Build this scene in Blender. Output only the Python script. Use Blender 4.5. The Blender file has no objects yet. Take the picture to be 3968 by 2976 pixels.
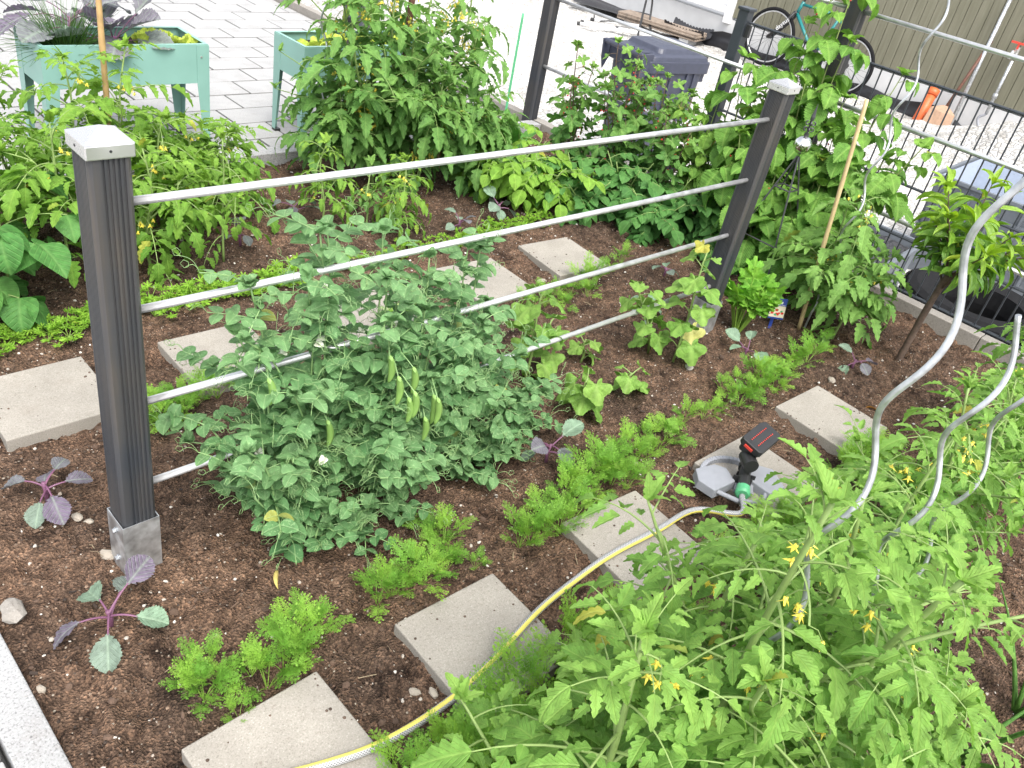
import bpy, math, random
import numpy as np
from mathutils import Matrix, Vector
R_ = math.radians
random.seed(7)
rng = np.random.default_rng(7)
sc = bpy.context.scene
col = sc.collection

# ------------------------------------------------------------------ camera
PITCH, ROLL, YAW, FPX = 0.5781247464528454, 0.21783690574571318, 0.8828750712000362, 3256.2
CAM = np.array([-0.45996585850176896, -1.2303366477794278, 1.3487221265670843])
fwd = np.array([math.sin(YAW)*math.cos(PITCH), math.cos(YAW)*math.cos(PITCH), -math.sin(PITCH)])
_r0 = np.array([math.cos(YAW), -math.sin(YAW), 0.0]); _u0 = np.cross(_r0, fwd)
rgt = math.cos(ROLL)*_r0 + math.sin(ROLL)*_u0
upv = -math.sin(ROLL)*_r0 + math.cos(ROLL)*_u0
cam_d = bpy.data.cameras.new("camera")
cam_d.sensor_width = 36; cam_d.lens = FPX/3968*36; cam_d.clip_end = 2000; cam_d.clip_start = 0.02
cam = bpy.data.objects.new("camera", cam_d); col.objects.link(cam)
cam.matrix_world = Matrix(((rgt[0], upv[0], -fwd[0], CAM[0]), (rgt[1], upv[1], -fwd[1], CAM[1]), (rgt[2], upv[2], -fwd[2], CAM[2]), (0, 0, 0, 1)))
sc.camera = cam
# ------------------------------------------------------------------ light
SUN_EL, SUN_AZ = 58, 205        # azimuth: degrees clockwise from +Y, where the sun stands
SUN_STRENGTH, SKY_STRENGTH, EXPOSURE = 1.15, 0.15, 1.46
w = bpy.data.worlds.new("World"); sc.world = w; w.use_nodes = True
nt = w.node_tree; bg = nt.nodes["Background"]
sky = nt.nodes.new("ShaderNodeTexSky"); sky.sky_type = 'NISHITA'; sky.sun_disc = False
sky.sun_elevation = R_(SUN_EL); sky.sun_rotation = R_(SUN_AZ); sky.dust_density = 3.5; sky.air_density = 1.0; sky.ozone_density = 1.0
hs = nt.nodes.new("ShaderNodeHueSaturation"); hs.inputs['Saturation'].default_value = 0.28
nt.links.new(sky.outputs[0], hs.inputs['Color']); nt.links.new(hs.outputs[0], bg.inputs[0]); bg.inputs[1].default_value = SKY_STRENGTH
sd = bpy.data.lights.new("sun", 'SUN'); sd.energy = SUN_STRENGTH; sd.angle = R_(35); sd.color = (1, .955, .88)
sun = bpy.data.objects.new("sun", sd); col.objects.link(sun)
_sd = Vector((math.sin(R_(SUN_AZ))*math.cos(R_(SUN_EL)), math.cos(R_(SUN_AZ))*math.cos(R_(SUN_EL)), math.sin(R_(SUN_EL))))
sun.rotation_euler = _sd.to_track_quat('Z', 'Y').to_euler(); sun.location = (0, 0, 8)
vs = sc.view_settings; vs.view_transform = 'Standard'; vs.look = 'None'; vs.exposure = EXPOSURE; vs.gamma = 1; vs.use_curve_mapping = False
sc.cycles.max_bounces = 10; sc.cycles.diffuse_bounces = 6; sc.cycles.transparent_max_bounces = 8; sc.cycles.transmission_bounces = 6

# ------------------------------------------------------------------ helpers
def at(px, py, z=0.0):
    """point on the level z seen at (px, py) of the 2212 px wide picture"""
    s = 3968/2212
    d = fwd + rgt*(px*s-1984)/FPX - upv*(py*s-1488)/FPX
    return CAM + d*(z-CAM[2])/d[2]
def hashn(ix, iy, seed):
    h = (ix.astype(np.int64)*374761393 + iy.astype(np.int64)*668265263 + seed*1274126177) & 0x7fffffff
    h = ((h ^ (h >> 13))*1274126177) & 0x7fffffff
    return ((h ^ (h >> 16)) & 0xffff)/65535.0
def vnoise(x, y, seed=0):
    x = np.asarray(x, float); y = np.asarray(y, float)
    ix = np.floor(x); iy = np.floor(y); fx = x-ix; fy = y-iy
    fx = fx*fx*(3-2*fx); fy = fy*fy*(3-2*fy)
    a = hashn(ix, iy, seed); b = hashn(ix+1, iy, seed); c = hashn(ix, iy+1, seed); d = hashn(ix+1, iy+1, seed)
    return (a*(1-fx)+b*fx)*(1-fy)+(c*(1-fx)+d*fx)*fy-.5
def soil_z(x, y):
    z = .020*vnoise(x*5, y*5, 1)+.014*vnoise(x*14, y*14, 2)
    n = vnoise(x*34+3*vnoise(x*20, y*20, 9), y*34, 3); z = z+.016*n
    n = vnoise(x*75, y*75, 4); z = z+.014*np.maximum(n, -.12)
    z = z+.007*vnoise(x*150, y*150, 5)
    far = np.clip((np.asarray(y)-.65)/.3, 0, 1); z = z+far*.012
    return z
def sz(x, y): return float(soil_z(np.array([x]), np.array([y]))[0])

def tag(o, label=None, cat=None, group=None, kind=None):
    if label: o['label'] = label
    if cat: o['category'] = cat
    if group: o['group'] = group
    if kind: o['kind'] = kind
    return o
def thing(name, label, cat, loc=(0, 0, 0), rz=0, group=None):
    o = bpy.data.objects.new(name, None); col.objects.link(o); o.empty_display_size = .05
    o.location = loc; o.rotation_euler = (0, 0, rz)
    return tag(o, label, cat, group)
def copy_tree(o, parent=None):
    c = o.copy(); col.objects.link(c); c.parent = parent
    for ch in [k for k in o.children]: copy_tree(ch, c)
    return c

class MB:
    def __init__(s): s.v = []; s.q = []; s.t = []; s.uv = []; s.tn = []; s.n = 0; s.mi = {}
    def add(s, v, q=None, t=None, uv=None, tint=0.5):
        v = np.asarray(v, float); k = len(v)
        s.v.append(v); s.uv.append(np.zeros((k, 2)) if uv is None else uv)
        s.tn.append(np.full(k, tint) if np.isscalar(tint) else tint)
        if q is not None and len(q): s.q.append(np.asarray(q, int)+s.n)
        if t is not None and len(t): s.t.append(np.asarray(t, int)+s.n)
        s.n += k
    def put(s, T, M, o, tint=.5):
        s.add(T['v'] @ np.asarray(M).T + o, T.get('q'), T.get('t'), T['uv'], tint)
    def box(s, c, d, rz=0, rot=None, tint=.5):
        c = np.array(c, float); d = np.array(d, float)/2
        v = np.array([(x, y, z) for x in (-1, 1) for y in (-1, 1) for z in (-1, 1)])*d
        if rot is not None: v = v @ np.asarray(rot).T
        elif rz: v = v @ np.array(((math.cos(rz), math.sin(rz), 0), (-math.sin(rz), math.cos(rz), 0), (0, 0, 1)))
        s.add(v+c, [(0, 1, 3, 2), (4, 6, 7, 5), (0, 4, 5, 1), (2, 3, 7, 6), (0, 2, 6, 4), (1, 5, 7, 3)], tint=tint)
    def tube(s, pts, rad, n=6, cap=True, tint=.5):
        p = np.asarray(pts, float); m = len(p)
        r = np.full(m, rad) if np.isscalar(rad) else np.asarray(rad, float)
        tg = np.gradient(p, axis=0); tg /= np.linalg.norm(tg, axis=1)[:, None]+1e-12
        ref = np.array((0, 0, 1.)) if abs(tg[0][2]) < .9 else np.array((1., 0, 0))
        a = np.cross(tg[0], ref); a /= np.linalg.norm(a); V = []
        ln = np.concatenate([[0], np.cumsum(np.linalg.norm(np.diff(p, axis=0), axis=1))])
        th = np.linspace(0, 2*np.pi, n+1)
        for i in range(m):
            a = a-tg[i]*(a@tg[i]); a /= np.linalg.norm(a)+1e-12; b = np.cross(tg[i], a)
            V.append(p[i]+r[i]*(np.cos(th)[:, None]*a+np.sin(th)[:, None]*b))
        V = np.concatenate(V); uv = np.stack([np.tile(th/(2*np.pi), m), np.repeat(ln, n+1)], 1)
        i, j = np.meshgrid(np.arange(m-1), np.arange(n), indexing='ij'); k = (i*(n+1)+j).ravel()
        q = np.stack([k, k+1, k+n+2, k+n+1], 1); t = []
        if cap:
            V = np.concatenate([V, p[:1], p[-1:]]); uv = np.concatenate([uv, uv[:1], uv[-1:]]); c0 = m*(n+1); e = (m-1)*(n+1)
            t = [(c0, j+1, j) for j in range(n)]+[(c0+1, e+j, e+j+1) for j in range(n)]
        s.add(V, q, t, uv, tint)
    def lathe(s, prof, c=(0, 0, 0), n=24, M=None):
        pr = np.array(prof, float); th = np.linspace(0, 2*np.pi, n, endpoint=False); m = len(pr)
        V = np.stack([(pr[:, 0][:, None]*np.cos(th)).ravel(), (pr[:, 0][:, None]*np.sin(th)).ravel(), np.repeat(pr[:, 1], n)], 1)
        if M is not None: V = V @ np.asarray(M).T
        q = [(i*n+j, i*n+(j+1) % n, (i+1)*n+(j+1) % n, (i+1)*n+j) for i in range(m-1) for j in range(n)]
        s.add(V+np.array(c), q)
    def prism(s, poly, h, c=(0, 0, 0), M=None):
        P = np.array(poly, float); n = len(P)
        V = np.concatenate([np.c_[P, np.zeros(n)], np.c_[P, np.full(n, h)], [[*P.mean(0), 0]], [[*P.mean(0), h]]])
        if M is not None: V = V @ np.asarray(M).T
        q = [(i, (i+1) % n, n+(i+1) % n, n+i) for i in range(n)]
        t = [(2*n, (i+1) % n, i) for i in range(n)]+[(2*n+1, n+i, n+(i+1) % n) for i in range(n)]
        s.add(V+np.array(c), q, t)
    def mesh(s, name, mat, smooth=False):
        me = bpy.data.meshes.new(name)
        V = np.concatenate(s.v); UV = np.concatenate(s.uv); TN = np.concatenate(s.tn)
        Q = np.concatenate(s.q) if s.q else np.zeros((0, 4), int); T = np.concatenate(s.t) if s.t else np.zeros((0, 3), int)
        lv = np.concatenate([Q.ravel(), T.ravel()]); nf = len(Q)+len(T)
        tot = np.concatenate([np.full(len(Q), 4), np.full(len(T), 3)]); st = np.concatenate([[0], np.cumsum(tot)[:-1]])
        me.vertices.add(len(V)); me.vertices.foreach_set('co', V.astype(np.float32).ravel())
        me.loops.add(len(lv)); me.loops.foreach_set('vertex_index', lv.astype(np.int32))
        me.polygons.add(nf); me.polygons.foreach_set('loop_start', st.astype(np.int32)); me.polygons.foreach_set('loop_total', tot.astype(np.int32))
        me.polygons.foreach_set('use_smooth', np.full(nf, smooth))
        me.update(calc_edges=True)
        ul = me.uv_layers.new(name='UVMap'); ul.data.foreach_set('uv', UV[lv].astype(np.float32).ravel())
        at_ = me.attributes.new('tint', 'FLOAT', 'POINT'); at_.data.foreach_set('value', TN.astype(np.float32))
        me.materials.append(mat); me.validate(); return me
    def build(s, name, mat, parent=None, loc=None, smooth=False, bevel=0):
        o = bpy.data.objects.new(name, s.mesh(name, mat, smooth)); col.objects.link(o); o.parent = parent
        if loc is not None: o.location = loc
        if bevel:
            m = o.modifiers.new('bevel', 'BEVEL'); m.width = bevel; m.segments = 2; m.limit_method = 'ANGLE'; m.angle_limit = R_(40)
        return o

def frame(d, up=(0, 0, 1)):
    d = np.asarray(d, float); d = d/(np.linalg.norm(d)+1e-12)
    x = np.cross(d, up); n = np.linalg.norm(x)
    x = np.array((1., 0, 0)) if n < 1e-4 else x/n
    return np.stack([x, d, np.cross(x, d)], 1)      # columns: across, along, normal
def rotm(axis, a): return np.array(Matrix.Rotation(a, 3, Vector(axis)))
def sph(az, el): return np.array((math.cos(az)*math.cos(el), math.sin(az)*math.cos(el), math.sin(el)))
U = lambda a, b: float(rng.uniform(a, b))

# ------------------------------------------------------------------ materials
def newmat(name):
    m = bpy.data.materials.new(name); m.use_nodes = True; t = m.node_tree; b = t.nodes['Principled BSDF']
    def N(ty, **k):
        n = t.nodes.new('ShaderNode'+ty)
        for a, v in k.items():
            if a.startswith('i_'):
                key = a[2:]; n.inputs[int(key) if key.isdigit() else key.replace('_', ' ')].default_value = v
            else: setattr(n, a, v)
        return n
    L = lambda a, bb: t.links.new(a, bb)
    return m, t, b, N, L
def ramp(N, L, src, stops, interp='LINEAR'):
    r = N('ValToRGB'); r.color_ramp.interpolation = interp; e = r.color_ramp.elements
    while len(e) < len(stops): e.new(.5)
    for i, (p, c) in enumerate(stops):
        e[i].position = p; e[i].color = (*c, 1) if len(c) == 3 else c
    L(src, r.inputs[0]); return r.outputs[0]
def g3(v): return (v, v, v)
def plain(name, c, rough=.5, metal=0, noise=.12, scale=40, bump=0, spec=.5):
    m, t, b, N, L = newmat(name)
    tc = N('TexCoord'); n = N('TexNoise', i_Scale=scale, i_Detail=5.0); L(tc.outputs['Object'], n.inputs['Vector'])
    o = ramp(N, L, n.outputs[0], [(.3, tuple(x*(1-noise) for x in c)), (.7, tuple(min(1, x*(1+noise)) for x in c))]); L(o, b.inputs['Base Color'])
    b.inputs['Roughness'].default_value = rough; b.inputs['Metallic'].default_value = metal; b.inputs['Specular IOR Level'].default_value = spec
    rr = ramp(N, L, n.outputs[0], [(.3, g3(max(0, rough-.08))), (.7, g3(min(1, rough+.1)))]); L(rr, b.inputs['Roughness'])
    if bump:
        bp = N('Bump', i_Strength=bump, i_Distance=.002); L(n.outputs[0], bp.inputs['Height']); L(bp.outputs[0], b.inputs['Normal'])
    return m
def leafmat(name, c0, c1, trans=.3, rough=.55, vein=.25, nv=9, veinw=.16, mottled=0, spec=.22, tcol=None):
    """c0 old leaf, c1 young leaf; paler veins along the blade's own UVs"""
    m, t, b, N, L = newmat(name)
    a = N('Attribute', attribute_name='tint'); uv = N('UVMap'); sep = N('SeparateXYZ'); L(uv.outputs[0], sep.inputs[0])
    u = N('Math', operation='SUBTRACT', i_1=.5); L(sep.outputs[0], u.inputs[0]); au = N('Math', operation='ABSOLUTE'); L(u.outputs[0], au.inputs[0])
    mid = N('MapRange', i_1=0.0, i_2=.07, i_3=1.0, i_4=0.0); L(au.outputs[0], mid.inputs[0])
    k = N('Math', operation='MULTIPLY', i_1=.75); L(au.outputs[0], k.inputs[0])
    d = N('Math', operation='SUBTRACT'); L(sep.outputs[1], d.inputs[0]); L(k.outputs[0], d.inputs[1])
    f = N('Math', operation='MULTIPLY', i_1=float(nv)); L(d.outputs[0], f.inputs[0]); fr = N('Math', operation='PINGPONG', i_1=.5); L(f.outputs[0], fr.inputs[0])
    sv = N('MapRange', i_1=0.0, i_2=veinw, i_3=.75, i_4=0.0); L(fr.outputs[0], sv.inputs[0])
    vv = N('Math', operation='MAXIMUM'); L(mid.outputs[0], vv.inputs[0]); L(sv.outputs[0], vv.inputs[1])
    base = N('Mix', data_type='RGBA', i_6=(*c0, 1), i_7=(*c1, 1)); L(a.outputs['Fac'], base.inputs[0])
    tc = N('TexCoord'); no = N('TexNoise', i_Scale=55.0, i_Detail=3.0); L(tc.outputs['Object'], no.inputs['Vector'])
    hsv = N('HueSaturation'); yf = N('MapRange', i_1=1.1, i_2=1.7, i_3=0.0, i_4=1.0); L(a.outputs['Fac'], yf.inputs[0]); ym = N('Mix', data_type='RGBA', i_7=(.38, .35, .06, 1)); L(yf.outputs[0], ym.inputs[0]); L(base.outputs[2], ym.inputs[6]); L(ym.outputs[2], hsv.inputs['Color']); vr = N('MapRange', i_1=.3, i_2=.7, i_3=.80, i_4=1.30); L(no.outputs[0], vr.inputs[0]); L(vr.outputs[0], hsv.inputs['Value'])
    pale = N('Mix', data_type='RGBA', i_7=(min(1, c1[0]*1.9+.05), min(1, c1[1]*1.6+.06), min(1, c1[2]*1.8+.04), 1)); L(hsv.outputs[0], pale.inputs[6])
    vf = N('Math', operation='MULTIPLY', i_1=vein); L(vv.outputs[0], vf.inputs[0])
    if mottled:
        n2 = N('TexNoise', i_Scale=170.0, i_Detail=2.0); L(tc.outputs['Object'], n2.inputs['Vector']); mr = N('MapRange', i_1=.60, i_2=.66, i_3=0.0, i_4=mottled); L(n2.outputs[0], mr.inputs[0])
        mx = N('Math', operation='MAXIMUM'); L(vf.outputs[0], mx.inputs[0]); L(mr.outputs[0], mx.inputs[1]); L(mx.outputs[0], pale.inputs[0])
    else: L(vf.outputs[0], pale.inputs[0])
    L(pale.outputs[2], b.inputs['Base Color']); b.inputs['Roughness'].default_value = rough; b.inputs['Specular IOR Level'].default_value = spec
    bp = N('Bump', i_Strength=.55, i_Distance=.003, invert=True); L(vv.outputs[0], bp.inputs['Height'])
    n3 = N('TexNoise', i_Scale=120.0, i_Detail=3.0); L(tc.outputs['Object'], n3.inputs['Vector'])
    bp2 = N('Bump', i_Strength=.6, i_Distance=.003); L(n3.outputs[0], bp2.inputs['Height']); L(bp.outputs[0], bp2.inputs['Normal']); L(bp2.outputs[0], b.inputs['Normal'])
    tr = N('BsdfTranslucent'); h2 = N('HueSaturation', i_Saturation=1.08, i_Value=1.25); L(pale.outputs[2], h2.inputs['Color'])
    L(h2.outputs[0], tr.inputs[0]); ms = N('MixShader', i_Fac=trans); L(b.outputs[0], ms.inputs[1]); L(tr.outputs[0], ms.inputs[2])
    L(ms.outputs[0], t.nodes['Material Output'].inputs[0]); return m

def soil_mat():
    m, t, b, N, L = newmat('soil')
    g = N('NewGeometry'); P = g.outputs['Position']
    n1 = N('TexNoise', i_Scale=3.5, i_Detail=4.0); n2 = N('TexNoise', i_Scale=26.0, i_Detail=8.0, i_Roughness=.7); n3 = N('TexNoise', i_Scale=220.0, i_Detail=4.0)
    for n in (n1, n2, n3): L(P, n.inputs['Vector'])
    c1 = ramp(N, L, n2.outputs[0], [(.28, (.044, .031, .024)), (.42, (.108, .072, .052)), (.56, (.168, .113, .082)), (.74, (.27, .19, .14))])
    c2 = ramp(N, L, n1.outputs[0], [(.35, (.62, .62, .62)), (.65, (1.15, 1.08, 1.0))])
    mx = N('Mix', data_type='RGBA', blend_type='MULTIPLY', i_0=1.0); L(c1, mx.inputs[6]); L(c2, mx.inputs[7])
    c3 = ramp(N, L, n3.outputs[0], [(.36, g3(.62)), (.5, g3(1)), (.68, g3(1.35))])
    m2a = N('Mix', data_type='RGBA', blend_type='MULTIPLY', i_0=.8); L(mx.outputs[2], m2a.inputs[6]); L(c3, m2a.inputs[7])
    vc = N('TexVoronoi', i_Scale=210.0); L(P, vc.inputs['Vector']); wc = N('TexWhiteNoise'); L(vc.outputs['Position'], wc.inputs['Vector']); cc = ramp(N, L, wc.outputs[0], [(0, (.42, .42, .44)), (.3, g3(.8)), (.7, g3(1.1)), (1, (1.7, 1.6, 1.5))])
    m2b = N('Mix', data_type='RGBA', blend_type='MULTIPLY', i_0=.85); L(m2a.outputs[2], m2b.inputs[6]); L(cc, m2b.inputs[7])
    nd = N('TexNoise', i_Scale=9.0, i_Detail=7.0, i_Roughness=.7); L(P, nd.inputs['Vector']); dk = ramp(N, L, nd.outputs[0], [(.36, (.34, .33, .34)), (.46, g3(1)), (.62, g3(1.0)), (.72, (1.35, 1.3, 1.25))])
    m2 = N('Mix', data_type='RGBA', blend_type='MULTIPLY', i_0=1.0); L(m2b.outputs[2], m2.inputs[6]); L(dk, m2.inputs[7])
    vo = N('TexVoronoi', i_Scale=95.0); L(P, vo.inputs['Vector']); wn = N('TexWhiteNoise'); L(vo.outputs['Position'], wn.inputs['Vector'])
    th = N('Math', operation='GREATER_THAN', i_1=.9); L(wn.outputs[0], th.inputs[0]); ds = N('Math', operation='LESS_THAN', i_1=.22); L(vo.outputs['Distance'], ds.inputs[0])
    an = N('Math', operation='MULTIPLY'); L(th.outputs[0], an.inputs[0]); L(ds.outputs[0], an.inputs[1])
    m3 = N('Mix', data_type='RGBA', i_7=(.36, .31, .25, 1)); L(an.outputs[0], m3.inputs[0]); L(m2.outputs[2], m3.inputs[6])
    L(m3.outputs[2], b.inputs['Base Color']); b.inputs['Roughness'].default_value = .95; b.inputs['Specular IOR Level'].default_value = .15
    ad = N('Math', operation='MULTIPLY_ADD', i_1=.7); L(vc.outputs['Distance'], ad.inputs[0]); L(n2.outputs[0], ad.inputs[2])
    bp = N('Bump', i_Strength=1.0, i_Distance=.010); L(ad.outputs[0], bp.inputs['Height']); L(bp.outputs[0], b.inputs['Normal']); return m
def speckle_mat(name, base, dark, light, s1=260, s2=600, rough=.85, bump=.5, blotch=.12, dirt=0):
    m, t, b, N, L = newmat(name)
    g = N('TexCoord'); P = g.outputs['Object']
    oi = N('ObjectInfo'); ad = N('VectorMath', operation='ADD'); L(P, ad.inputs[0]); L(oi.outputs['Location'], ad.inputs[1]); P = ad.outputs[0]
    n1 = N('TexNoise', i_Scale=float(s1), i_Detail=3.0, i_Roughness=.7); n2 = N('TexNoise', i_Scale=7.0, i_Detail=5.0); L(P, n1.inputs['Vector']); L(P, n2.inputs['Vector'])
    c = ramp(N, L, n1.outputs[0], [(.33, dark), (.46, base), (.58, base), (.68, light)])
    c2 = ramp(N, L, n2.outputs[0], [(.3, g3(1-blotch)), (.7, g3(1+blotch))])
    mx = N('Mix', data_type='RGBA', blend_type='MULTIPLY', i_0=1.0); L(c, mx.inputs[6]); L(c2, mx.inputs[7])
    n4 = N('TexNoise', i_Scale=14.0, i_Detail=6.0, i_Roughness=.75); L(P, n4.inputs['Vector']); sp = N('MapRange', i_1=.64, i_2=.72, i_3=0.0, i_4=.4); L(n4.outputs[0], sp.inputs[0])
    m4 = N('Mix', data_type='RGBA', i_7=(*light, 1)); L(sp.outputs[0], m4.inputs[0]); L(mx.outputs[2], m4.inputs[6])
    out = m4.outputs[2]
    if dirt:
        n5 = N('TexNoise', i_Scale=9.0, i_Detail=8.0, i_Roughness=.8); L(P, n5.inputs['Vector']); n6 = N('TexNoise', i_Scale=90.0, i_Detail=3.0); L(P, n6.inputs['Vector'])
        d1 = N('MapRange', i_1=.53, i_2=.70, i_3=0.0, i_4=.55); L(n5.outputs[0], d1.inputs[0]); d2 = N('MapRange', i_1=.67, i_2=.72, i_3=0.0, i_4=.7); L(n6.outputs[0], d2.inputs[0])
        dm = N('Math', operation='MAXIMUM'); L(d1.outputs[0], dm.inputs[0]); L(d2.outputs[0], dm.inputs[1]); df = N('Math', operation='MULTIPLY', i_1=float(dirt)); L(dm.outputs[0], df.inputs[0])
        m5 = N('Mix', data_type='RGBA', i_7=(.13, .095, .07, 1)); L(df.outputs[0], m5.inputs[0]); L(out, m5.inputs[6]); out = m5.outputs[2]
    L(out, b.inputs['Base Color']); b.inputs['Roughness'].default_value = rough; b.inputs['Specular IOR Level'].default_value = .15
    bp = N('Bump', i_Strength=bump, i_Distance=.002); L(n1.outputs[0], bp.inputs['Height']); L(bp.outputs[0], b.inputs['Normal']); return m
def gravel_mat():
    m, t, b, N, L = newmat('gravel')
    g = N('NewGeometry'); P = g.outputs['Position']
    v = N('TexVoronoi', i_Scale=22.0); L(P, v.inputs['Vector']); v2 = N('TexVoronoi', i_Scale=22.0, feature='DISTANCE_TO_EDGE'); L(P, v2.inputs['Vector'])
    wn = N('TexWhiteNoise'); L(v.outputs['Position'], wn.inputs['Vector'])
    c = ramp(N, L, wn.outputs[0], [(0, (.40, .385, .36)), (.5, (.55, .54, .525)), (1, (.67, .66, .65))])
    e = ramp(N, L, v2.outputs['Distance'], [(0, g3(.6)), (.06, g3(1))])
    mx = N('Mix', data_type='RGBA', blend_type='MULTIPLY', i_0=1.0); L(c, mx.inputs[6]); L(e, mx.inputs[7])
    n = N('TexNoise', i_Scale=.9, i_Detail=5.0); L(P, n.inputs['Vector']); cc = ramp(N, L, n.outputs[0], [(.3, (.8, .79, .77)), (.6, (1.05, 1.04, 1.02))])
    m2 = N('Mix', data_type='RGBA', blend_type='MULTIPLY', i_0=1.0); L(mx.outputs[2], m2.inputs[6]); L(cc, m2.inputs[7])
    L(m2.outputs[2], b.inputs['Base Color']); b.inputs['Roughness'].default_value = .95
    hh = ramp(N, L, v2.outputs['Distance'], [(0, g3(0)), (.2, g3(1))]); bp = N('Bump', i_Strength=.7, i_Distance=.02); L(hh, bp.inputs['Height']); L(bp.outputs[0], b.inputs['Normal']); return m
def hose_mat():
    m, t, b, N, L = newmat('hose'); uv = N('UVMap'); sep = N('SeparateXYZ'); L(uv.outputs[0], sep.inputs[0])
    tw = N('Math', operation='MULTIPLY_ADD', i_1=-.30, i_2=.0); L(sep.outputs[1], tw.inputs[0]); s = N('Math', operation='ADD'); L(sep.outputs[0], s.inputs[0]); L(tw.outputs[0], s.inputs[1])
    fr = N('Math', operation='FRACT'); L(s.outputs[0], fr.inputs[0]); d = N('Math', operation='SUBTRACT', i_1=HOSE_PHASE); L(fr.outputs[0], d.inputs[0]); ab = N('Math', operation='ABSOLUTE'); L(d.outputs[0], ab.inputs[0])
    st = N('Math', operation='LESS_THAN', i_1=.088); L(ab.outputs[0], st.inputs[0])
    def diag(sg):
        a = N('Math', operation='MULTIPLY', i_1=9.0*sg); L(sep.outputs[0], a.inputs[0]); c = N('Math', operation='MULTIPLY_ADD', i_1=190.0); L(sep.outputs[1], c.inputs[0]); L(a.outputs[0], c.inputs[2])
        p = N('Math', operation='PINGPONG', i_1=.5); L(c.outputs[0], p.inputs[0]); q = N('Math', operation='LESS_THAN', i_1=.17); L(p.outputs[0], q.inputs[0]); return q.outputs[0]
    mxx = N('Math', operation='MAXIMUM'); L(diag(1), mxx.inputs[0]); L(diag(-1), mxx.inputs[1])
    net = N('Mix', data_type='RGBA', i_6=(.14, .14, .14, 1), i_7=(.45, .45, .46, 1)); L(mxx.outputs[0], net.inputs[0])
    c = N('Mix', data_type='RGBA', i_7=(.68, .60, .13, 1)); L(st.outputs[0], c.inputs[0]); L(net.outputs[2], c.inputs[6]); L(c.outputs[2], b.inputs['Base Color']); b.inputs['Roughness'].default_value = .32; return m
def boards_mat():
    m, t, b, N, L = newmat('olive_boards'); tc = N('TexCoord'); mp = N('Mapping', i_Scale=(1, 14, 1)); L(tc.outputs['Object'], mp.inputs[0]); n = N('TexNoise', i_Scale=2.0, i_Detail=6.0); L(mp.outputs[0], n.inputs['Vector'])
    o = ramp(N, L, n.outputs[0], [(.3, (.135, .130, .088)), (.7, (.19, .182, .13))]); L(o, b.inputs['Base Color']); b.inputs['Roughness'].default_value = .75; return m
def wpc_mat():
    m, t, b, N, L = newmat('grey_brown_composite'); tc = N('TexCoord'); mp = N('Mapping', i_Scale=(60, 60, 2.5)); L(tc.outputs['Object'], mp.inputs[0]); n = N('TexNoise', i_Scale=1.0, i_Detail=6.0); L(mp.outputs[0], n.inputs['Vector'])
    n2 = N('TexNoise', i_Scale=5.0, i_Detail=4.0); L(tc.outputs['Object'], n2.inputs['Vector'])
    o = ramp(N, L, n.outputs[0], [(.3, (.032, .035, .040)), (.55, (.050, .051, .054)), (.8, (.078, .071, .064))]); o2 = ramp(N, L, n2.outputs[0], [(.35, (.8, .85, .95)), (.65, (1.15, 1.05, .95))])
    mx = N('Mix', data_type='RGBA', blend_type='MULTIPLY', i_0=1.0); L(o, mx.inputs[6]); L(o2, mx.inputs[7]); L(mx.outputs[2], b.inputs['Base Color']); b.inputs['Roughness'].default_value = .5; return m
HOSE_PHASE = .62
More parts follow.
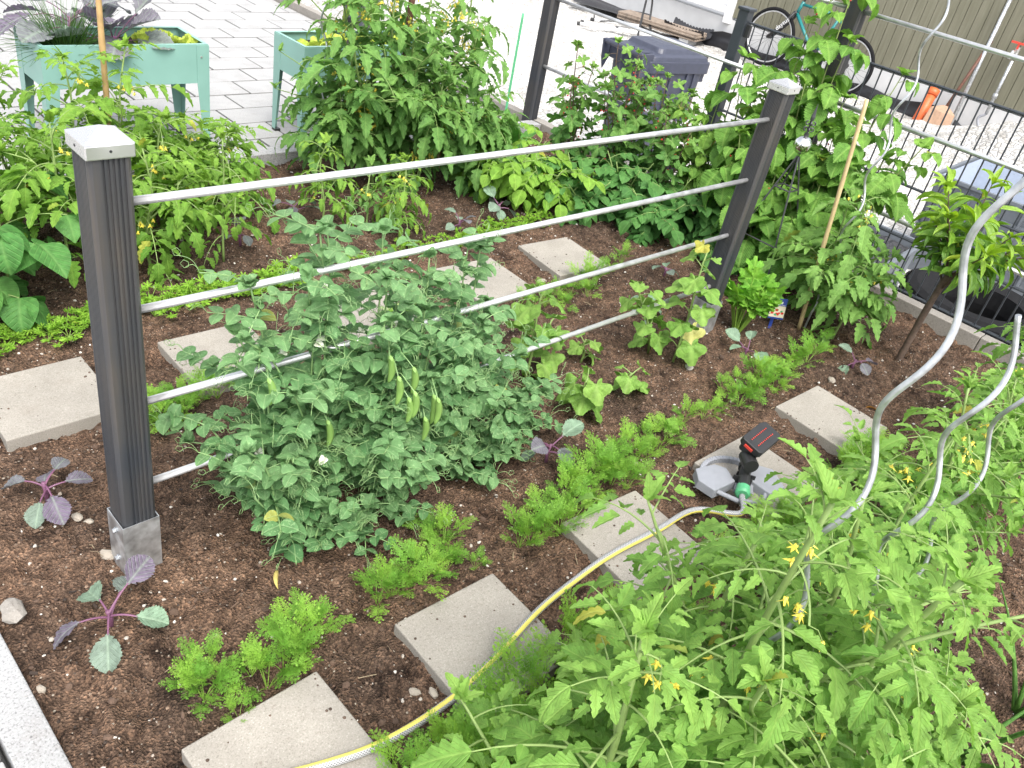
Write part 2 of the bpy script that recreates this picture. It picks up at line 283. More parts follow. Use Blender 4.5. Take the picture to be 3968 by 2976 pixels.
M = dict(
    soil=soil_mat(), gravel=gravel_mat(), hose=hose_mat(), boards=boards_mat(), wpc=wpc_mat(),
    slab=speckle_mat('washed_concrete', (.300, .277, .243), (.195, .178, .15), (.42, .395, .355), dirt=.4, s1=380, bump=.3),
    paver=speckle_mat('pale_paver', (.335, .335, .332), (.28, .275, .27), (.39, .385, .38), s1=200, bump=.25, blotch=.09, dirt=.35),
    granite=speckle_mat('granite', (.33, .33, .33), (.14, .14, .145), (.47, .47, .47), dirt=.5, s1=230, bump=.7),
    kerb=speckle_mat('grey_concrete', (.27, .25, .225), (.2, .18, .16), (.34, .32, .29), s1=180),
    joint=plain('joint_sand', (.05, .048, .045), .95), render=plain('white_render', (.56, .56, .56), .9, noise=.05, scale=8),
    steel=plain('brushed_steel', (.66, .655, .65), .30, .8, noise=.06, scale=14), galv=plain('galvanised', (.50, .52, .54), .40, .75, noise=.35, scale=45),
    alu=plain('aluminium', (.66, .66, .665), .36, .65, noise=.10, scale=35), anth=plain('anthracite_steel', (.030, .036, .044), .4, noise=.1),
    binm=plain('bin_plastic', (.045, .050, .075), .42, noise=.15, scale=30), mint=plain('mint_sheet_metal', (.21, .38, .33), .4, noise=.05, scale=12),
    dark=plain('dark_earth', (.02, .016, .012), .95), black=plain('black_plastic', (.022, .022, .023), .45), grey=plain('grey_plastic', (.27, .28, .31), .5, noise=.06),
    crate=plain('grey_crate_plastic', (.13, .145, .165), .5, noise=.08), paleblue=plain('pale_crate_inside', (.36, .41, .50), .5, noise=.05), chips=plain('black_stone_chips', (.03, .03, .033), .6, noise=.8, scale=60, bump=1),
    red=plain('red_plastic', (.62, .055, .035), .4), orange=plain('orange_pipe', (.62, .12, .035), .45), green=plain('green_connector', (.10, .42, .20), .4),
    rubber=plain('rubber', (.012, .012, .013), .85, noise=.3, bump=.3, spec=.15), rim=plain('alloy_rim', (.55, .55, .55), .35, .7), teal=plain('teal_paint', (.015, .17, .17), .35),
    wood=plain('weathered_board', (.24, .19, .15), .85, noise=.3, scale=20), stake=plain('brown_stake', (.11, .045, .028), .6, noise=.3, scale=30),
    palebam=plain('pale_bamboo', (.50, .38, .20), .5, noise=.2, scale=22), bamboo=plain('bamboo', (.42, .27, .12), .5, noise=.25, scale=22), twig=plain('dry_stick', (.22, .125, .07), .7, noise=.3), shovel=plain('bare_wood', (.42, .27, .18), .7),
    white=plain('white_paint', (.74, .74, .74), .5, noise=.03), glass=plain('grey_glass', (.18, .20, .22), .12, noise=.08, scale=3), pebble=plain('pebble', (.33, .29, .24), .8, noise=.35, scale=9),
    stone=plain('grey_stone', (.30, .28, .25), .85, noise=.35, scale=30, bump=.6), bark=plain('bark', (.10, .068, .05), .9, noise=.35, scale=60, bump=.6),
    chip=plain('bark_chip', (.06, .042, .034), .9, noise=.5, scale=12), chrome=plain('chrome', (.72, .72, .72), .06, 1, noise=.02), iron=plain('dark_iron', (.07, .07, .075), .45, .5),
    blue=plain('blue_card', (.018, .045, .25), .4), cream=plain('cream_card', (.62, .56, .42), .5), yellow=plain('yellow_petal', (.80, .66, .08), .5), petal=plain('white_petal', (.68, .70, .58), .5),
    berry=plain('red_berry', (.48, .02, .02), .3), pod=plain('pea_pod', (.21, .36, .09), .4, noise=.1), fruit=plain('green_fruit', (.16, .30, .06), .35), bulb=plain('purple_bulb', (.20, .035, .15), .4),
    membrane=plain('dimpled_membrane', (.022, .022, .026), .5),
    stem_t=plain('green_stem', (.20, .29, .085), .6, noise=.15), stem_p=plain('pea_stem', (.21, .34, .13), .5), stem_w=plain('woody_stem', (.095, .062, .042), .8), stem_v=plain('purple_stalk', (.16, .065, .12), .5), stem_g=plain('cane_stem', (.17, .22, .06), .6), stem_c=plain('carrot_stalk', (.20, .34, .05), .6),
    tom=leafmat('tomato_leaf', (.108, .25, .046), (.24, .40, .085), .38, vein=.22, nv=8),
    tomd=leafmat('dark_tomato_leaf', (.080, .195, .048), (.18, .33, .075), .35, vein=.22, nv=8),
    tomy=leafmat('yellowish_tomato_leaf', (.095, .225, .030), (.22, .37, .055), .35, vein=.2, nv=8),
    pot=leafmat('potato_leaf', (.052, .16, .040), (.10, .235, .055), .3, vein=.2, nv=10), poty=leafmat('pale_potato_leaf', (.12, .27, .03), (.21, .36, .05), .3, vein=.25, nv=10),
    pea=leafmat('pea_leaf', (.066, .18, .062), (.185, .325, .135), .28, vein=.35, nv=11, veinw=.1, mottled=.4),
    cuc=leafmat('cucumber_leaf', (.115, .25, .042), (.22, .36, .078), .3, vein=.2, nv=8), cucy=leafmat('yellowed_leaf', (.42, .44, .12), (.55, .54, .20), .3),
    rasp=leafmat('raspberry_leaf', (.068, .195, .034), (.21, .38, .065), .34, vein=.3, nv=13, veinw=.22), cur=leafmat('currant_leaf', (.060, .165, .038), (.18, .32, .065), .33, vein=.2, nv=8),
    bean=leafmat('bean_leaf', (.065, .19, .045), (.12, .27, .065), .3, vein=.25, nv=7), peach=leafmat('peach_leaf', (.07, .19, .022), (.26, .42, .035), .3, vein=.3, nv=14, rough=.36, spec=.5),
    carrot=leafmat('carrot_leaf', (.14, .31, .042), (.27, .45, .065), .35, vein=0), parsley=leafmat('parsley_leaf', (.14, .31, .03), (.26, .44, .05), .35, vein=0),
    kohl=leafmat('kohlrabi_leaf', (.15, .12, .17), (.19, .30, .19), .22, vein=.3, nv=7, tcol=None), celery=leafmat('celery_leaf', (.09, .27, .025), (.20, .40, .05), .3),
    lettuce=leafmat('lettuce_leaf', (.36, .48, .06), (.52, .60, .12), .35), chive=leafmat('chive_blade', (.045, .13, .025), (.10, .22, .04), .2, vein=0), horse=leafmat('horseradish_leaf', (.05, .17, .03), (.11, .27, .05), .25, vein=.35, nv=14),
)
# ================================================================== SETTING
ZG = -.65
def grid_mesh(xs, ys, zf):
    X, Y = np.meshgrid(xs, ys, indexing='ij'); Z = zf(X, Y); b = MB(); ny = len(ys)
    i, j = np.meshgrid(np.arange(len(xs)-1), np.arange(ny-1), indexing='ij'); k = (i*ny+j).ravel()
    b.add(np.stack([X.ravel(), Y.ravel(), Z.ravel()], 1), np.stack([k, k+ny, k+ny+1, k+1], 1)); return b
def gravel_z(x, y):
    z = ZG+.06*vnoise(x*.9, y*.9, 11)+.05*vnoise(x*4, y*4, 12)+.03*vnoise(x*13, y*13, 13)
    d = np.hypot((x-8.9)/1.15, (y+.35)/1.75); z = z+1.0*np.exp(-d**2*1.1)+.06*np.exp(-d**2*.6)*vnoise(x*7, y*7, 14)
    return np.where((x < 3.1) & (y < 9), np.minimum(z, ZG), z)
_x = np.concatenate([[-300, -80, -20, -5], np.arange(2.9, 12.2, .06), [14, 20, 40, 90, 300]]); _y = np.concatenate([[-300, -80, -20, -8], np.arange(-3, 10, .06), [12, 16, 30, 80, 300]])
tag(grid_mesh(_x, _y, gravel_z).build('gravel_ground', M['gravel'], smooth=True), kind='structure')
tag(grid_mesh(np.arange(-.262, 2.975, .0095), np.arange(-2.6, 1.765, .0095), soil_z).build('soil_bed', M['soil'], smooth=True), kind='structure')
# patio of staggered pavers, with a dark joint sheet under them
def pavers(name, x0, x1, y0, y1):
    b = MB(); PX, PY, gp = .29, .193, .0105; r = 0; y = y0
    while y < y1-.02:
        x = x0-(PX*.5 if r % 2 else 0); ye = min(y+PY, y1)
        while x < x1:
            a, e = max(x, x0), min(x+PX, x1)
            if e-a > .02:
                dz = U(-.0015, .0015); b.box(((a+e)/2, (y+ye)/2, -.02+dz), (e-a-gp, ye-y-gp, .05))
            x += PX
        y += PY; r += 1
    tag(b.build(name, M['paver'], bevel=.002), kind='structure')
pavers('patio', -3.2, 2.965, 1.853, 6.0); pavers('garden_path', -2.1, -.333, -2.6, 1.78)
jb = MB(); jb.box((-.12, 3.94, -.028), (6.15, 4.16, .06)); jb.box((-1.22, -.4, -.028), (1.76, 4.34, .06)); tag(jb.build('path_bedding', M['joint']), kind='structure')
def kerb_row(name, a, b_, wdt, z0, z1, mat, seg, label, rough=0):
    root = thing(name, label, 'kerb', (a[0], a[1], 0)); d = np.array(b_)-np.array(a); Ln = np.linalg.norm(d); n = max(1, round(Ln/seg)); ang = math.atan2(d[1], d[0])
    for i in range(n):
        k = MB(); c = np.array(a)+d*(i+.5)/n
        k.box((c[0]-a[0], c[1]-a[1], (z0+z1)/2+U(-.001, .001)), (Ln/n-.003, wdt, z1-z0), rz=ang); k.build('kerb_stone', mat, root, bevel=.003)
kerb_row('granite_kerb', (-.297, -2.6), (-.297, 1.77), .066, -.2, .022, M['granite'], 1.0, 'speckled granite kerb along the left edge of the bed in the lower left corner')
kerb_row('granite_kerb', (-.262, 1.81), (2.96, 1.81), .075, -.2, .05, M['granite'], 1.0, 'granite kerb between the far soil and the pale paved patio')
kerb_row('retaining_kerb', (3.0, -2.6), (3.0, 6.2), .06, ZG-.1, .052, M['kerb'], 1.0, 'grey concrete kerb wall under the dark wire fence on the right')
# ---- stepping slabs
def slab(cx, cy, rot, label):
    b = MB(); b.box((.1275, -.1275, 0), (.255, .255, .042)); o = b.build('stepping_slab', M['slab'], bevel=.003)
    o.location = (cx, cy, .0+.004); o.rotation_euler = (R_(U(-.6, .6)), R_(U(-.6, .6)), rot); return tag(o, label, 'paving slab', 'square stepping slabs in the soil')
pa = at(683, 1457, .015)
slab(pa[0]-.255, pa[1], 0, 'square concrete slab at the bottom edge, nearest the granite kerb')
slab(.311, -.437, -.045, 'square concrete slab crossed by the hose, beside the low carrots at the picture bottom')
slab(.811, -.424, -.09, 'square concrete slab crossed by the hose right before the sprinkler')
slab(1.301, -.464, -.03, 'square concrete slab carrying the grey lawn sprinkler')
slab(1.774, -.440, -.04, 'square concrete slab beyond the sprinkler, partly under tomato leaves')
h = at(675, 662, .015)
for (x, y, r, l) in ((-.085, .71, -.01, 'square concrete slab cut by the left picture edge behind the near post'), (.36, .69, -.02, 'square concrete slab just right of the near post behind the rails'),
                     (h[0], h[1], -.03, 'square concrete slab mostly hidden behind the pea plants'), (1.362, .72, -.05, 'square concrete slab in the far row behind the right end of the peas'), (1.792, .74, -.1, 'square concrete slab farthest right in the far row, beside the potato bed')):
    slab(x, y, r, l)
# ---- pebbles, bark chips and clods lying on the soil
def ico():
    p = (1+5**.5)/2; v = np.array([(-1, p, 0), (1, p, 0), (-1, -p, 0), (1, -p, 0), (0, -1, p), (0, 1, p), (0, -1, -p), (0, 1, -p), (p, 0, -1), (p, 0, 1), (-p, 0, -1), (-p, 0, 1)], float)
    f = [(0, 11, 5), (0, 5, 1), (0, 1, 7), (0, 7, 10), (0, 10, 11), (1, 5, 9), (5, 11, 4), (11, 10, 2), (10, 7, 6), (7, 1, 8), (3, 9, 4), (3, 4, 2), (3, 2, 6), (3, 6, 8), (3, 8, 9), (4, 9, 5), (2, 4, 11), (6, 2, 10), (8, 6, 7), (9, 8, 1)]
    return v/np.linalg.norm(v[0]), f
IV, IF = ico()
def scatter(name, n, r0, r1, flat, mat, seed, bias=None, lift=.3):
    g = np.random.default_rng(seed); b = MB(); xs = g.uniform(-.25, 2.95, n); ys = g.uniform(-1.6, 1.75, n)
    zs = soil_z(xs, ys)
    for x, y, z in zip(xs, ys, zs):
        s = r0*(r1/r0)**(g.uniform()**2.2); d = np.array((g.uniform(.7, 1.4), g.uniform(.6, 1.1), flat*g.uniform(.7, 1.2)))*s
        v = IV*(1+g.uniform(-.18, .18, (12, 1)))*d; a = g.uniform(0, 6.28); v = v @ rotm((0, 0, 1), a).T @ rotm((1, 0, 0), g.uniform(-.35, .35)).T
        b.add(v+np.array((x, y, z+d[2]*lift)), t=IF, tint=g.uniform())
    return tag(b.build(name, mat, smooth=False), kind='stuff')
def tinted(name, c0, c1, rough=.85):
    m, t, b, N, L = newmat(name); a = N('Attribute', attribute_name='tint'); L(ramp(N, L, a.outputs['Fac'], [(0, c0), (1, c1)]), b.inputs['Base Color']); b.inputs['Roughness'].default_value = rough; return m
tag(scatter('soil_pebbles', 4800, .0011, .0055, .7, tinted('pale_pebbles', (.24, .19, .145), (.66, .63, .58)), 1), 'pale little pebbles strewn over the brown soil', 'pebbles')
tag(scatter('soil_clods', 3800, .0025, .0095, .75, tinted('clod_soil', (.06, .038, .027), (.135, .086, .060), 1), 2, lift=.15), 'small brown clods lying on the soil', 'clods')
def chips():
    g = np.random.default_rng(5); b = MB()
    for i in range(900):
        x, y = g.uniform(-.25, 2.9), g.uniform(-1.5, 1.7); l = g.uniform(.004, .018); a = g.uniform(0, 6.28)
        b.box((x, y, sz(x, y)+.004), (l, l*g.uniform(.12, .5), .0022), rot=rotm((0, 0, 1), a) @ rotm((1, 0, 0), g.uniform(-.5, .5)) @ rotm((0, 1, 0), g.uniform(-.3, .3)), tint=g.uniform())
    tag(b.build('bark_chips', tinted('bark_chips', (.022, .017, .015), (.16, .10, .065))), 'brown and black bark chips scattered on the soil', 'bark chips', kind='stuff')
def crumbs():
    g = np.random.default_rng(25); n = 16000; xs = g.uniform(-.26, 2.95, n); ys = g.uniform(-1.5, 1.75, n); zs = soil_z(xs, ys); b = MB()
    O = np.array([(1, 0, 0), (-1, 0, 0), (0, 1, 0), (0, -1, 0), (0, 0, 1), (0, 0, -1)], float); F = np.array([(0, 2, 4), (2, 1, 4), (1, 3, 4), (3, 0, 4), (2, 0, 5), (1, 2, 5), (3, 1, 5), (0, 3, 5)])
    V = O[None]*(g.uniform(.0012, .0042, n)[:, None, None])*g.uniform(.6, 1.3, (n, 6, 1)); a = g.uniform(0, 6.28, n); ca, sa = np.cos(a)[:, None], np.sin(a)[:, None]
    V = np.stack([V[:, :, 0]*ca-V[:, :, 1]*sa, V[:, :, 0]*sa+V[:, :, 1]*ca, V[:, :, 2]*.8], 2)+np.stack([xs, ys, zs+.0012], 1)[:, None]
    b.add(V.reshape(-1, 3), t=(F[None]+np.arange(n)[:, None, None]*6).reshape(-1, 3), tint=np.repeat(g.uniform(0, 1, n)**1.5, 6))
    tag(b.build('soil_crumbs', tinted('soil_crumbs', (.035, .025, .02), (.27, .19, .135), 1)), 'fine dark and tan crumbs covering the soil', 'crumbs', kind='stuff')
crumbs()
chips()
def straws():
    g = np.random.default_rng(15); b = MB()
    for i in range(260):
        x, y = g.uniform(-.25, 2.9), g.uniform(-1.4, 1.7); l = g.uniform(.012, .045); a = g.uniform(0, 6.28); z = sz(x, y)+.005
        b.tube([(x-l/2*math.cos(a), y-l/2*math.sin(a), z), (x, y, z+.004), (x+l/2*math.cos(a+.3), y+l/2*math.sin(a+.3), z)], .0007, 4, tint=g.uniform())
    tag(b.build('dry_straw', tinted('dry_straw', (.10, .065, .04), (.42, .34, .22))), 'thin dry straw and root bits on the soil', 'straw', kind='stuff')
    b = MB()
    for o in [k for k in col.objects if k.name.startswith('stepping_slab')]:
        for i in range(26):
            u, v = g.uniform(.0, .255), g.uniform(0, .255)
            if g.uniform() < .7: u = g.choice((g.uniform(0, .03), g.uniform(.225, .253)))
            p = o.matrix_basis @ Vector((u, -v, .0212)); q = g.uniform(.001, .0035); b.add(IV*np.array((q, q, q*.7))*(1+g.uniform(-.2, .2, (12, 1)))+np.array(p), t=IF, tint=g.uniform(0, .6))
    tag(b.build('slab_crumbs', tinted('slab_crumbs', (.05, .033, .024), (.19, .13, .095))), 'soil crumbs lying on the stepping slabs', 'crumbs', kind='stuff')
straws()
def stone(px, py, r, label, mat='stone', flat=.55, seed=1):
    p = at(px, py); g = np.random.default_rng(seed); b = MB(); v = IV.copy(); f = IF
    # one subdivision
    vv = list(map(tuple, v)); cache = {}; ff = []
    def midp(a, c):
        k = (min(a, c), max(a, c))
        if k not in cache: q = (np.array(vv[a])+np.array(vv[c]))/2; q /= np.linalg.norm(q); vv.append(tuple(q)); cache[k] = len(vv)-1
        return cache[k]
    for a, c, d in f: x, y, z = midp(a, c), midp(c, d), midp(d, a); ff += [(a, x, z), (c, y, x), (d, z, y), (x, y, z)]
    v = np.array(vv); v = v*(1+g.uniform(-.16, .16, (len(v), 1)))*np.array((1.2, .8, flat))*r
    b.add(v, t=ff); o = b.build('stone', M[mat]); o.location = (p[0], p[1], sz(p[0], p[1])+r*flat*.45); o.rotation_euler = (U(-.2, .2), U(-.2, .2), U(0, 6)); return tag(o, label, 'stone', 'stones lying on the soil')
for a in ((30, 1330, .026, 'jagged grey rock leaning on the granite kerb at the left edge', 'kerb', .55, 1), (168, 1122, .012, 'pale angular stone on the soil between the left purple kohlrabi and the near post', 'pebble', .6, 2), (192, 1128, .008, 'small pale pebble right next to the pale angular stone by the near post', 'pebble', .6, 3),
          (234, 1200, .014, 'tan stone touching the left side of the near post shoe', 'pebble', .6, 4), (1487, 797, .018, 'flat pale stone below the yellowing cucumber leaf', 'stone', .4, 5), (1296, 1372+0, .0, '', 'stone', .5, 6), (1796, 822, .014, 'round brown stone on the soil before the small kohlrabi by the young tree', 'pebble', .7, 7),
          (1660, 935, .012, 'pale stone beside the slab beyond the sprinkler', 'pebble', .5, 8), (1372, 1007, .007, 'tiny pale stone by the carrot row', 'pebble', .6, 9), (1170, 610, .016, 'white stone lying between the two far right slabs', 'pebble', .55, 10), (90, 1492, .008, 'small yellowish stone near the purple kohlrabi leaf', 'pebble', .6, 11), (935, 1502, .010, 'white grey pebble between the two nearest slabs', 'pebble', .6, 12), (895, 1500, .010, 'cream oval pebble left of the white grey pebble between the nearest slabs', 'pebble', .5, 13)):
    if a[2] > 0: stone(*a)
# ================================================================== FENCES
PW = .0635
def post_profile():
    """square composite post, rounded corners; five grooves on the y faces, a comb of fine grooves on the x faces"""
    h = PW/2; r = .006; P = []
    def face(gs, gw, gd):
        s = [(-h+r, 0)]
        for g in gs: s += [(g-gw, 0), (g-gw*.6, gd), (g+gw*.6, gd), (g+gw, 0)]
        return s+[(h-r, 0)]
    wide = face([-.011, -.0035, .004, .0115, .019], .0021, .0030); fine = face(np.linspace(-.02, .02, 9), .0013, .0018)
    P += [(s, -h+d) for s, d in wide]; P += [(h-d, s) for s, d in fine]; P += [(-s, h-d) for s, d in wide]; P += [(-h+d, -s) for s, d in fine]
    return P
PROF = post_profile()
def make_post(parent, x, y, z0, z1, cap=True, bracket=None, bolts=True):
    b = MB(); b.prism(PROF, z1-z0, (0, 0, z0)); p = b.build('post', M['wpc'], parent, (x, y, 0))
    if cap:
        c = MB(); a = .0358; z = z1-.012
        c.box((0, 0, z+.010), (2*a, 2*a, .022)); n = .0225; zz = z+.021
        c.add([(-a, -a, zz), (a, -a, zz), (a, a, zz), (-a, a, zz), (0, 0, zz+.017)], t=[(0, 1, 4), (1, 2, 4), (2, 3, 4), (3, 0, 4)])
        co = c.build('post_cap', M['steel'], p, bevel=.0022)
        k = MB(); k.tube([(0, -a-.0008, z+.011), (0, -a+.002, z+.011)], .0021, 10); k.build('screw_hole', M['black'], co)
        k = MB(); k.tube([(-a-.0008, 0, z+.011), (-a+.002, 0, z+.011)], .0021, 10); k.build('screw_hole', M['black'], co)
    if bracket:
        k = MB(); a = .0352; t = .0016; zb = bracket
        for sx, sy, dx, dy in ((0, -1, 2*a, t), (0, 1, 2*a, t), (-1, 0, t, 2*a-2*t-.0004), (1, 0, t, 2*a-2*t-.0004)): k.box((sx*(a-t/2), sy*(a-t/2), zb/2-.05), (dx, dy, zb+.1))
        br = k.build('post_shoe', M['galv'], p)
        for z in (zb*.78, zb*.22):
            q = MB(); q.tube([(-a-.0005, 0, z), (-a-.002, 0, z)], .0065, 16); q.tube([(-a-.002, 0, z), (-a-.0065, 0, z)], .0045, 6); q.build('bolt', M['galv'], br)
            q = MB(); q.tube([(0, a+.0005, z), (0, a+.006, z)], .0045, 6); q.build('bolt', M['galv'], br)
    return p
f = thing('rail_fence', 'low fence of two dark posts with steel caps and four silver rails across the bed', 'fence')
LX = 1.985; dz2 = -.011
make_post(f, 0, 0, .02, .862, bracket=.132); make_post(f, LX, 0, .02+dz2, .862+dz2, bracket=.125)
for z in (.765, .572, .382, .193):
    b = MB(); b.tube([(.0285, 0, z), (LX*.5, 0, z+dz2*.5-.001), (LX-.0285, 0, z+dz2)], .0072, 14); b.build('rail', M['alu'], f, smooth=True)
FX = 2.965
f = thing('rail_fence', 'taller dark post and silver rail fence along the right kerb behind the berry bushes', 'fence', (FX, 0, 0))
for y in (1.87, .31, -1.45): make_post(f, 0, y, .0, 1.28)
for z in (.335, .665, 1.0):
    for y0, y1 in ((1.845, .335), (.285, -1.425)):
        b = MB(); b.tube([(-.0, y0, z), (0, y1, z)], .0085, 14); b.build('rail', M['alu'], f, smooth=True)
k = MB(); k.tube([(.03, .305, 1.02), (.045, .305, 1.02)], .009, 12); k.build('rail_stopper', M['black'], f)
mf = thing('wire_fence', 'dark grey welded wire fence with a capped steel post behind the right kerb', 'fence', (3.062, .83, ZG))
b = MB(); b.box((0, 0, .76), (.05, .05, 1.52)); p = b.build('post', M['anth'], mf, bevel=.003)
b = MB(); b.box((0, 0, 1.524), (.062, .062, .012)); b.build('post_cap', M['anth'], p, bevel=.003)
for z in (1.44, .8): b = MB(); b.box((0, -.034, z), (.02, .02, .05)); b.build('clamp', M['black'], p)
b = MB(); y = -.06
while y > -2.6: b.tube([(0, y, .67), (0, y, 1.48)], .0033, 6); y -= .0502
b.build('vertical_wires', M['anth'], mf)
b = MB()
for z in (.70, .90, 1.095, 1.29, 1.475):
    for s in (-1, 1): b.tube([(s*.0055, -.03, z), (s*.0055, -2.6, z)], .0042, 6)
b.build('horizontal_wires', M['anth'], mf)

# ================================================================== FURNITURE AND TOOLS
def planter(x0, y0, wx, dy, zt, label):
    r = thing('raised_planter', label, 'planter', (x0, y0, 0), 0, 'mint green planters on legs'); bh = .145; t = .002
    b = MB(); b.box((wx/2, 0, zt-bh/2), (wx, t, bh)); b.box((wx/2, dy, zt-bh/2), (wx, t, bh)); b.box((0, dy/2, zt-bh/2), (t, dy-.004, bh)); b.box((wx, dy/2, zt-bh/2), (t, dy-.004, bh))
    b.box((wx/2, .006, zt+.001), (wx+.002, .014, .002)); b.box((wx/2, dy-.006, zt+.001), (wx+.002, .014, .002)); b.box((.006, dy/2, zt+.001), (.014, dy-.03, .002)); b.box((wx-.006, dy/2, zt+.001), (.014, dy-.03, .002))
    b.build('box', M['mint'], r); e = MB(); e.box((wx/2, dy/2, zt-.035-.04), (wx-.006, dy-.006, .08)); e.build('earth', M['dark'], r)
    for sx in (0, 1):
        for sy in (0, 1):
            l = MB(); X, Y = sx*wx, sy*dy; ix, iy = (1 if sx == 0 else -1), (1 if sy == 0 else -1); zt2 = zt-.002
            ox, oy = X-ix*.0022, Y-iy*.0022
            l.add([(ox, oy, 0), (ox+ix*.022, oy, 0), (ox+ix*.05, oy, zt-bh), (ox+ix*.05, oy, zt2), (ox, oy, zt2)], q=[(0, 1, 2, 4)], t=[(2, 3, 4)])
            l.add([(ox, oy, 0), (ox, oy+iy*.022, 0), (ox, oy+iy*.05, zt-bh), (ox, oy+iy*.05, zt2), (ox, oy, zt2)], q=[(0, 1, 2, 4)], t=[(2, 3, 4)])
            lo = l.build('leg', M['mint'], r); s = lo.modifiers.new('solid', 'SOLIDIFY'); s.thickness = .0016
            q = MB(); q.box((X+ix*.011, Y+iy*.011, .008), (.027, .027, .016)); q.build('foot', M['black'], lo)
            q = MB(); q.tube([(X+ix*.03, oy-iy*.001, zt-.045), (X+ix*.03, oy-iy*.004, zt-.045)], .004, 10); q.build('screw', M['steel'], lo)
    return r
planter(.565, 1.965, .605, .245, .432, 'mint green metal planter on four legs holding chives, kohlrabi and lettuce, at the upper left')
planter(1.565, 1.905, .68, .235, .432, 'mint green metal planter half hidden behind the big tomato bush, full of lettuce')

def spiral(x, y, h, ph, label, r=.0135, pitch=.205, rad=.0038, z0=.12):
    n = int(h/pitch*22); z = np.linspace(0, h, n); a = np.minimum(1, np.maximum(0, (z-z0)/.08)); th = ph+2*np.pi*z/pitch
    b = MB(); b.tube(np.stack([a*r*np.cos(th), a*r*np.sin(th), z-.05], 1), rad, 10); o = b.build('spiral_stake', M['galv'], smooth=True); o.location = (x, y, 0)
    return tag(o, label, 'plant stake', 'galvanised spiral stakes')
spiral(.405, -1.045, 1.75, 4.0, 'thick galvanised spiral stake nearest the camera, rising past the right picture edge')
spiral(.655, -1.075, 1.02, 1.2, 'galvanised spiral stake second from the camera, in the front tomatoes')
spiral(.93, -1.085, .98, 3.6, 'galvanised spiral stake third from the camera, lowest in the front tomatoes')
spiral(2.40, -.20, 1.5, .9, 'silver spiral stake in front of the wire fence beside the bamboo cane')
spiral(1.40, 1.53, 1.4, .4, 'silver spiral stake in the left half of the big tomato bush')
def stick(name, a, b_, r, mat, label, cat, group=None, knots=True, taper=.9):
    p = np.linspace(0, 1, 25)[:, None]*(np.array(b_)-np.array(a))+np.array(a); rr = np.linspace(r, r*taper, 25)
    if knots: rr[[4, 10, 16, 22]] *= 1.13
    b = MB(); b.tube(p-np.array(a), rr, 10); o = b.build(name, M[mat], smooth=True); o.location = a; return tag(o, label, cat, group)
stick('bamboo_cane', (2.375, -.19, 0), (2.33, -.115, .83), .0078, 'palebam', 'pale bamboo cane beside the silver spiral stake in the right corner tomato', 'cane', 'bamboo canes')
stick('bamboo_cane', (.592, 1.5, 0), (.592, 1.5, .86), .0095, 'bamboo', 'brown bamboo cane standing before the left mint planter', 'cane', 'bamboo canes')
stick('bamboo_cane', (2.0, 1.48, 0), (2.03, 1.5, .52), .007, 'bamboo', 'thin leaning bamboo cane in the right half of the big tomato bush', 'cane', 'bamboo canes')
stick('wooden_stake', (1.755, 1.5, 0), (1.772, 1.5, 1.05), .014, 'stake', 'dark brown wooden stake in the middle of the big tomato bush', 'stake', knots=False)
p = at(655, 1222); q = at(600, 1010, .1); stick('dry_stick', (p[0], p[1], 0), (q[0]+.02, q[1]+.03, .20), .0028, 'twig', 'thin tan stick leaning in the peas near their lower left corner', 'stick', 'thin sticks', False)
p = at(985, 935); stick('dry_stick', (p[0], p[1], 0), (p[0]+.03, p[1]+.03, .30), .003, 'twig', 'thin brown stick standing right of the pea mass', 'stick', 'thin sticks', False)
p = at(1402, 765); stick('dry_stick', (p[0], p[1], 0), (p[0]+.03, p[1], .17), .0022, 'twig', 'thin stick supporting the leaning cucumber vine before the far post', 'stick', 'thin sticks', False)
stick('plant_stake', (2.93, 2.02, 0), (2.93, 2.02, .55), .007, 'green', 'thin dark green stake left of the far back fence post', 'stake', knots=False)

# ---- garden obelisk with chrome ball
ob = thing('garden_obelisk', 'wire pyramid plant obelisk topped by a chrome ball and iron finial', 'garden ornament', (2.56, .14, 0))
b = MB(); top = np.array((0, 0, .535)); hw = .145
cor = [np.array((sx*hw, sy*hw, -.05)) for sx, sy in ((-1, -1), (1, -1), (1, 1), (-1, 1))]
for c in cor: b.tube([c, top+(c-top)*.02], .0035, 6)
b.build('wire_legs', M['iron'], ob)
for z in (.40, .2):
    b = MB(); k = (.535-z)/.585; pts = [np.array((c[0]*k, c[1]*k, z)) for c in cor]
    for i in range(4): b.tube([pts[i], pts[(i+1) % 4]], .003, 6)
    b.build('ring', M['iron'], ob)
b = MB(); b.lathe([(.0, -.034)]+[(.034*math.cos(a), .034*math.sin(a)) for a in np.linspace(-1.5, 1.5, 16)]+[(0, .034)], (0, 0, .568), 28); b.build('ball', M['chrome'], ob, smooth=True)
fi = MB(); fi.tube([(0, 0, .598), (0, 0, .612)], .009, 10); fi.tube([(0, 0, .612), (0, 0, .66)], .004, 8)
for a in range(4):
    d = np.array((math.cos(a*1.571+.6), math.sin(a*1.571+.6), 0))
    for zc, s in ((.628, 1), (.648, -1)):
        th = np.linspace(-1.6, 3.2, 14); rr = np.linspace(.009, .004, 14); fi.tube([d*(.010+r*math.cos(t))+np.array((0, 0, zc+s*r*math.sin(t)*.9)) for r, t in zip(rr, th)], .0028, 6)
fi.lathe([(0, .655), (.007, .66), (.0085, .672), (.005, .69), (0, .722)], n=8); fi.build('finial', M['iron'], ob)

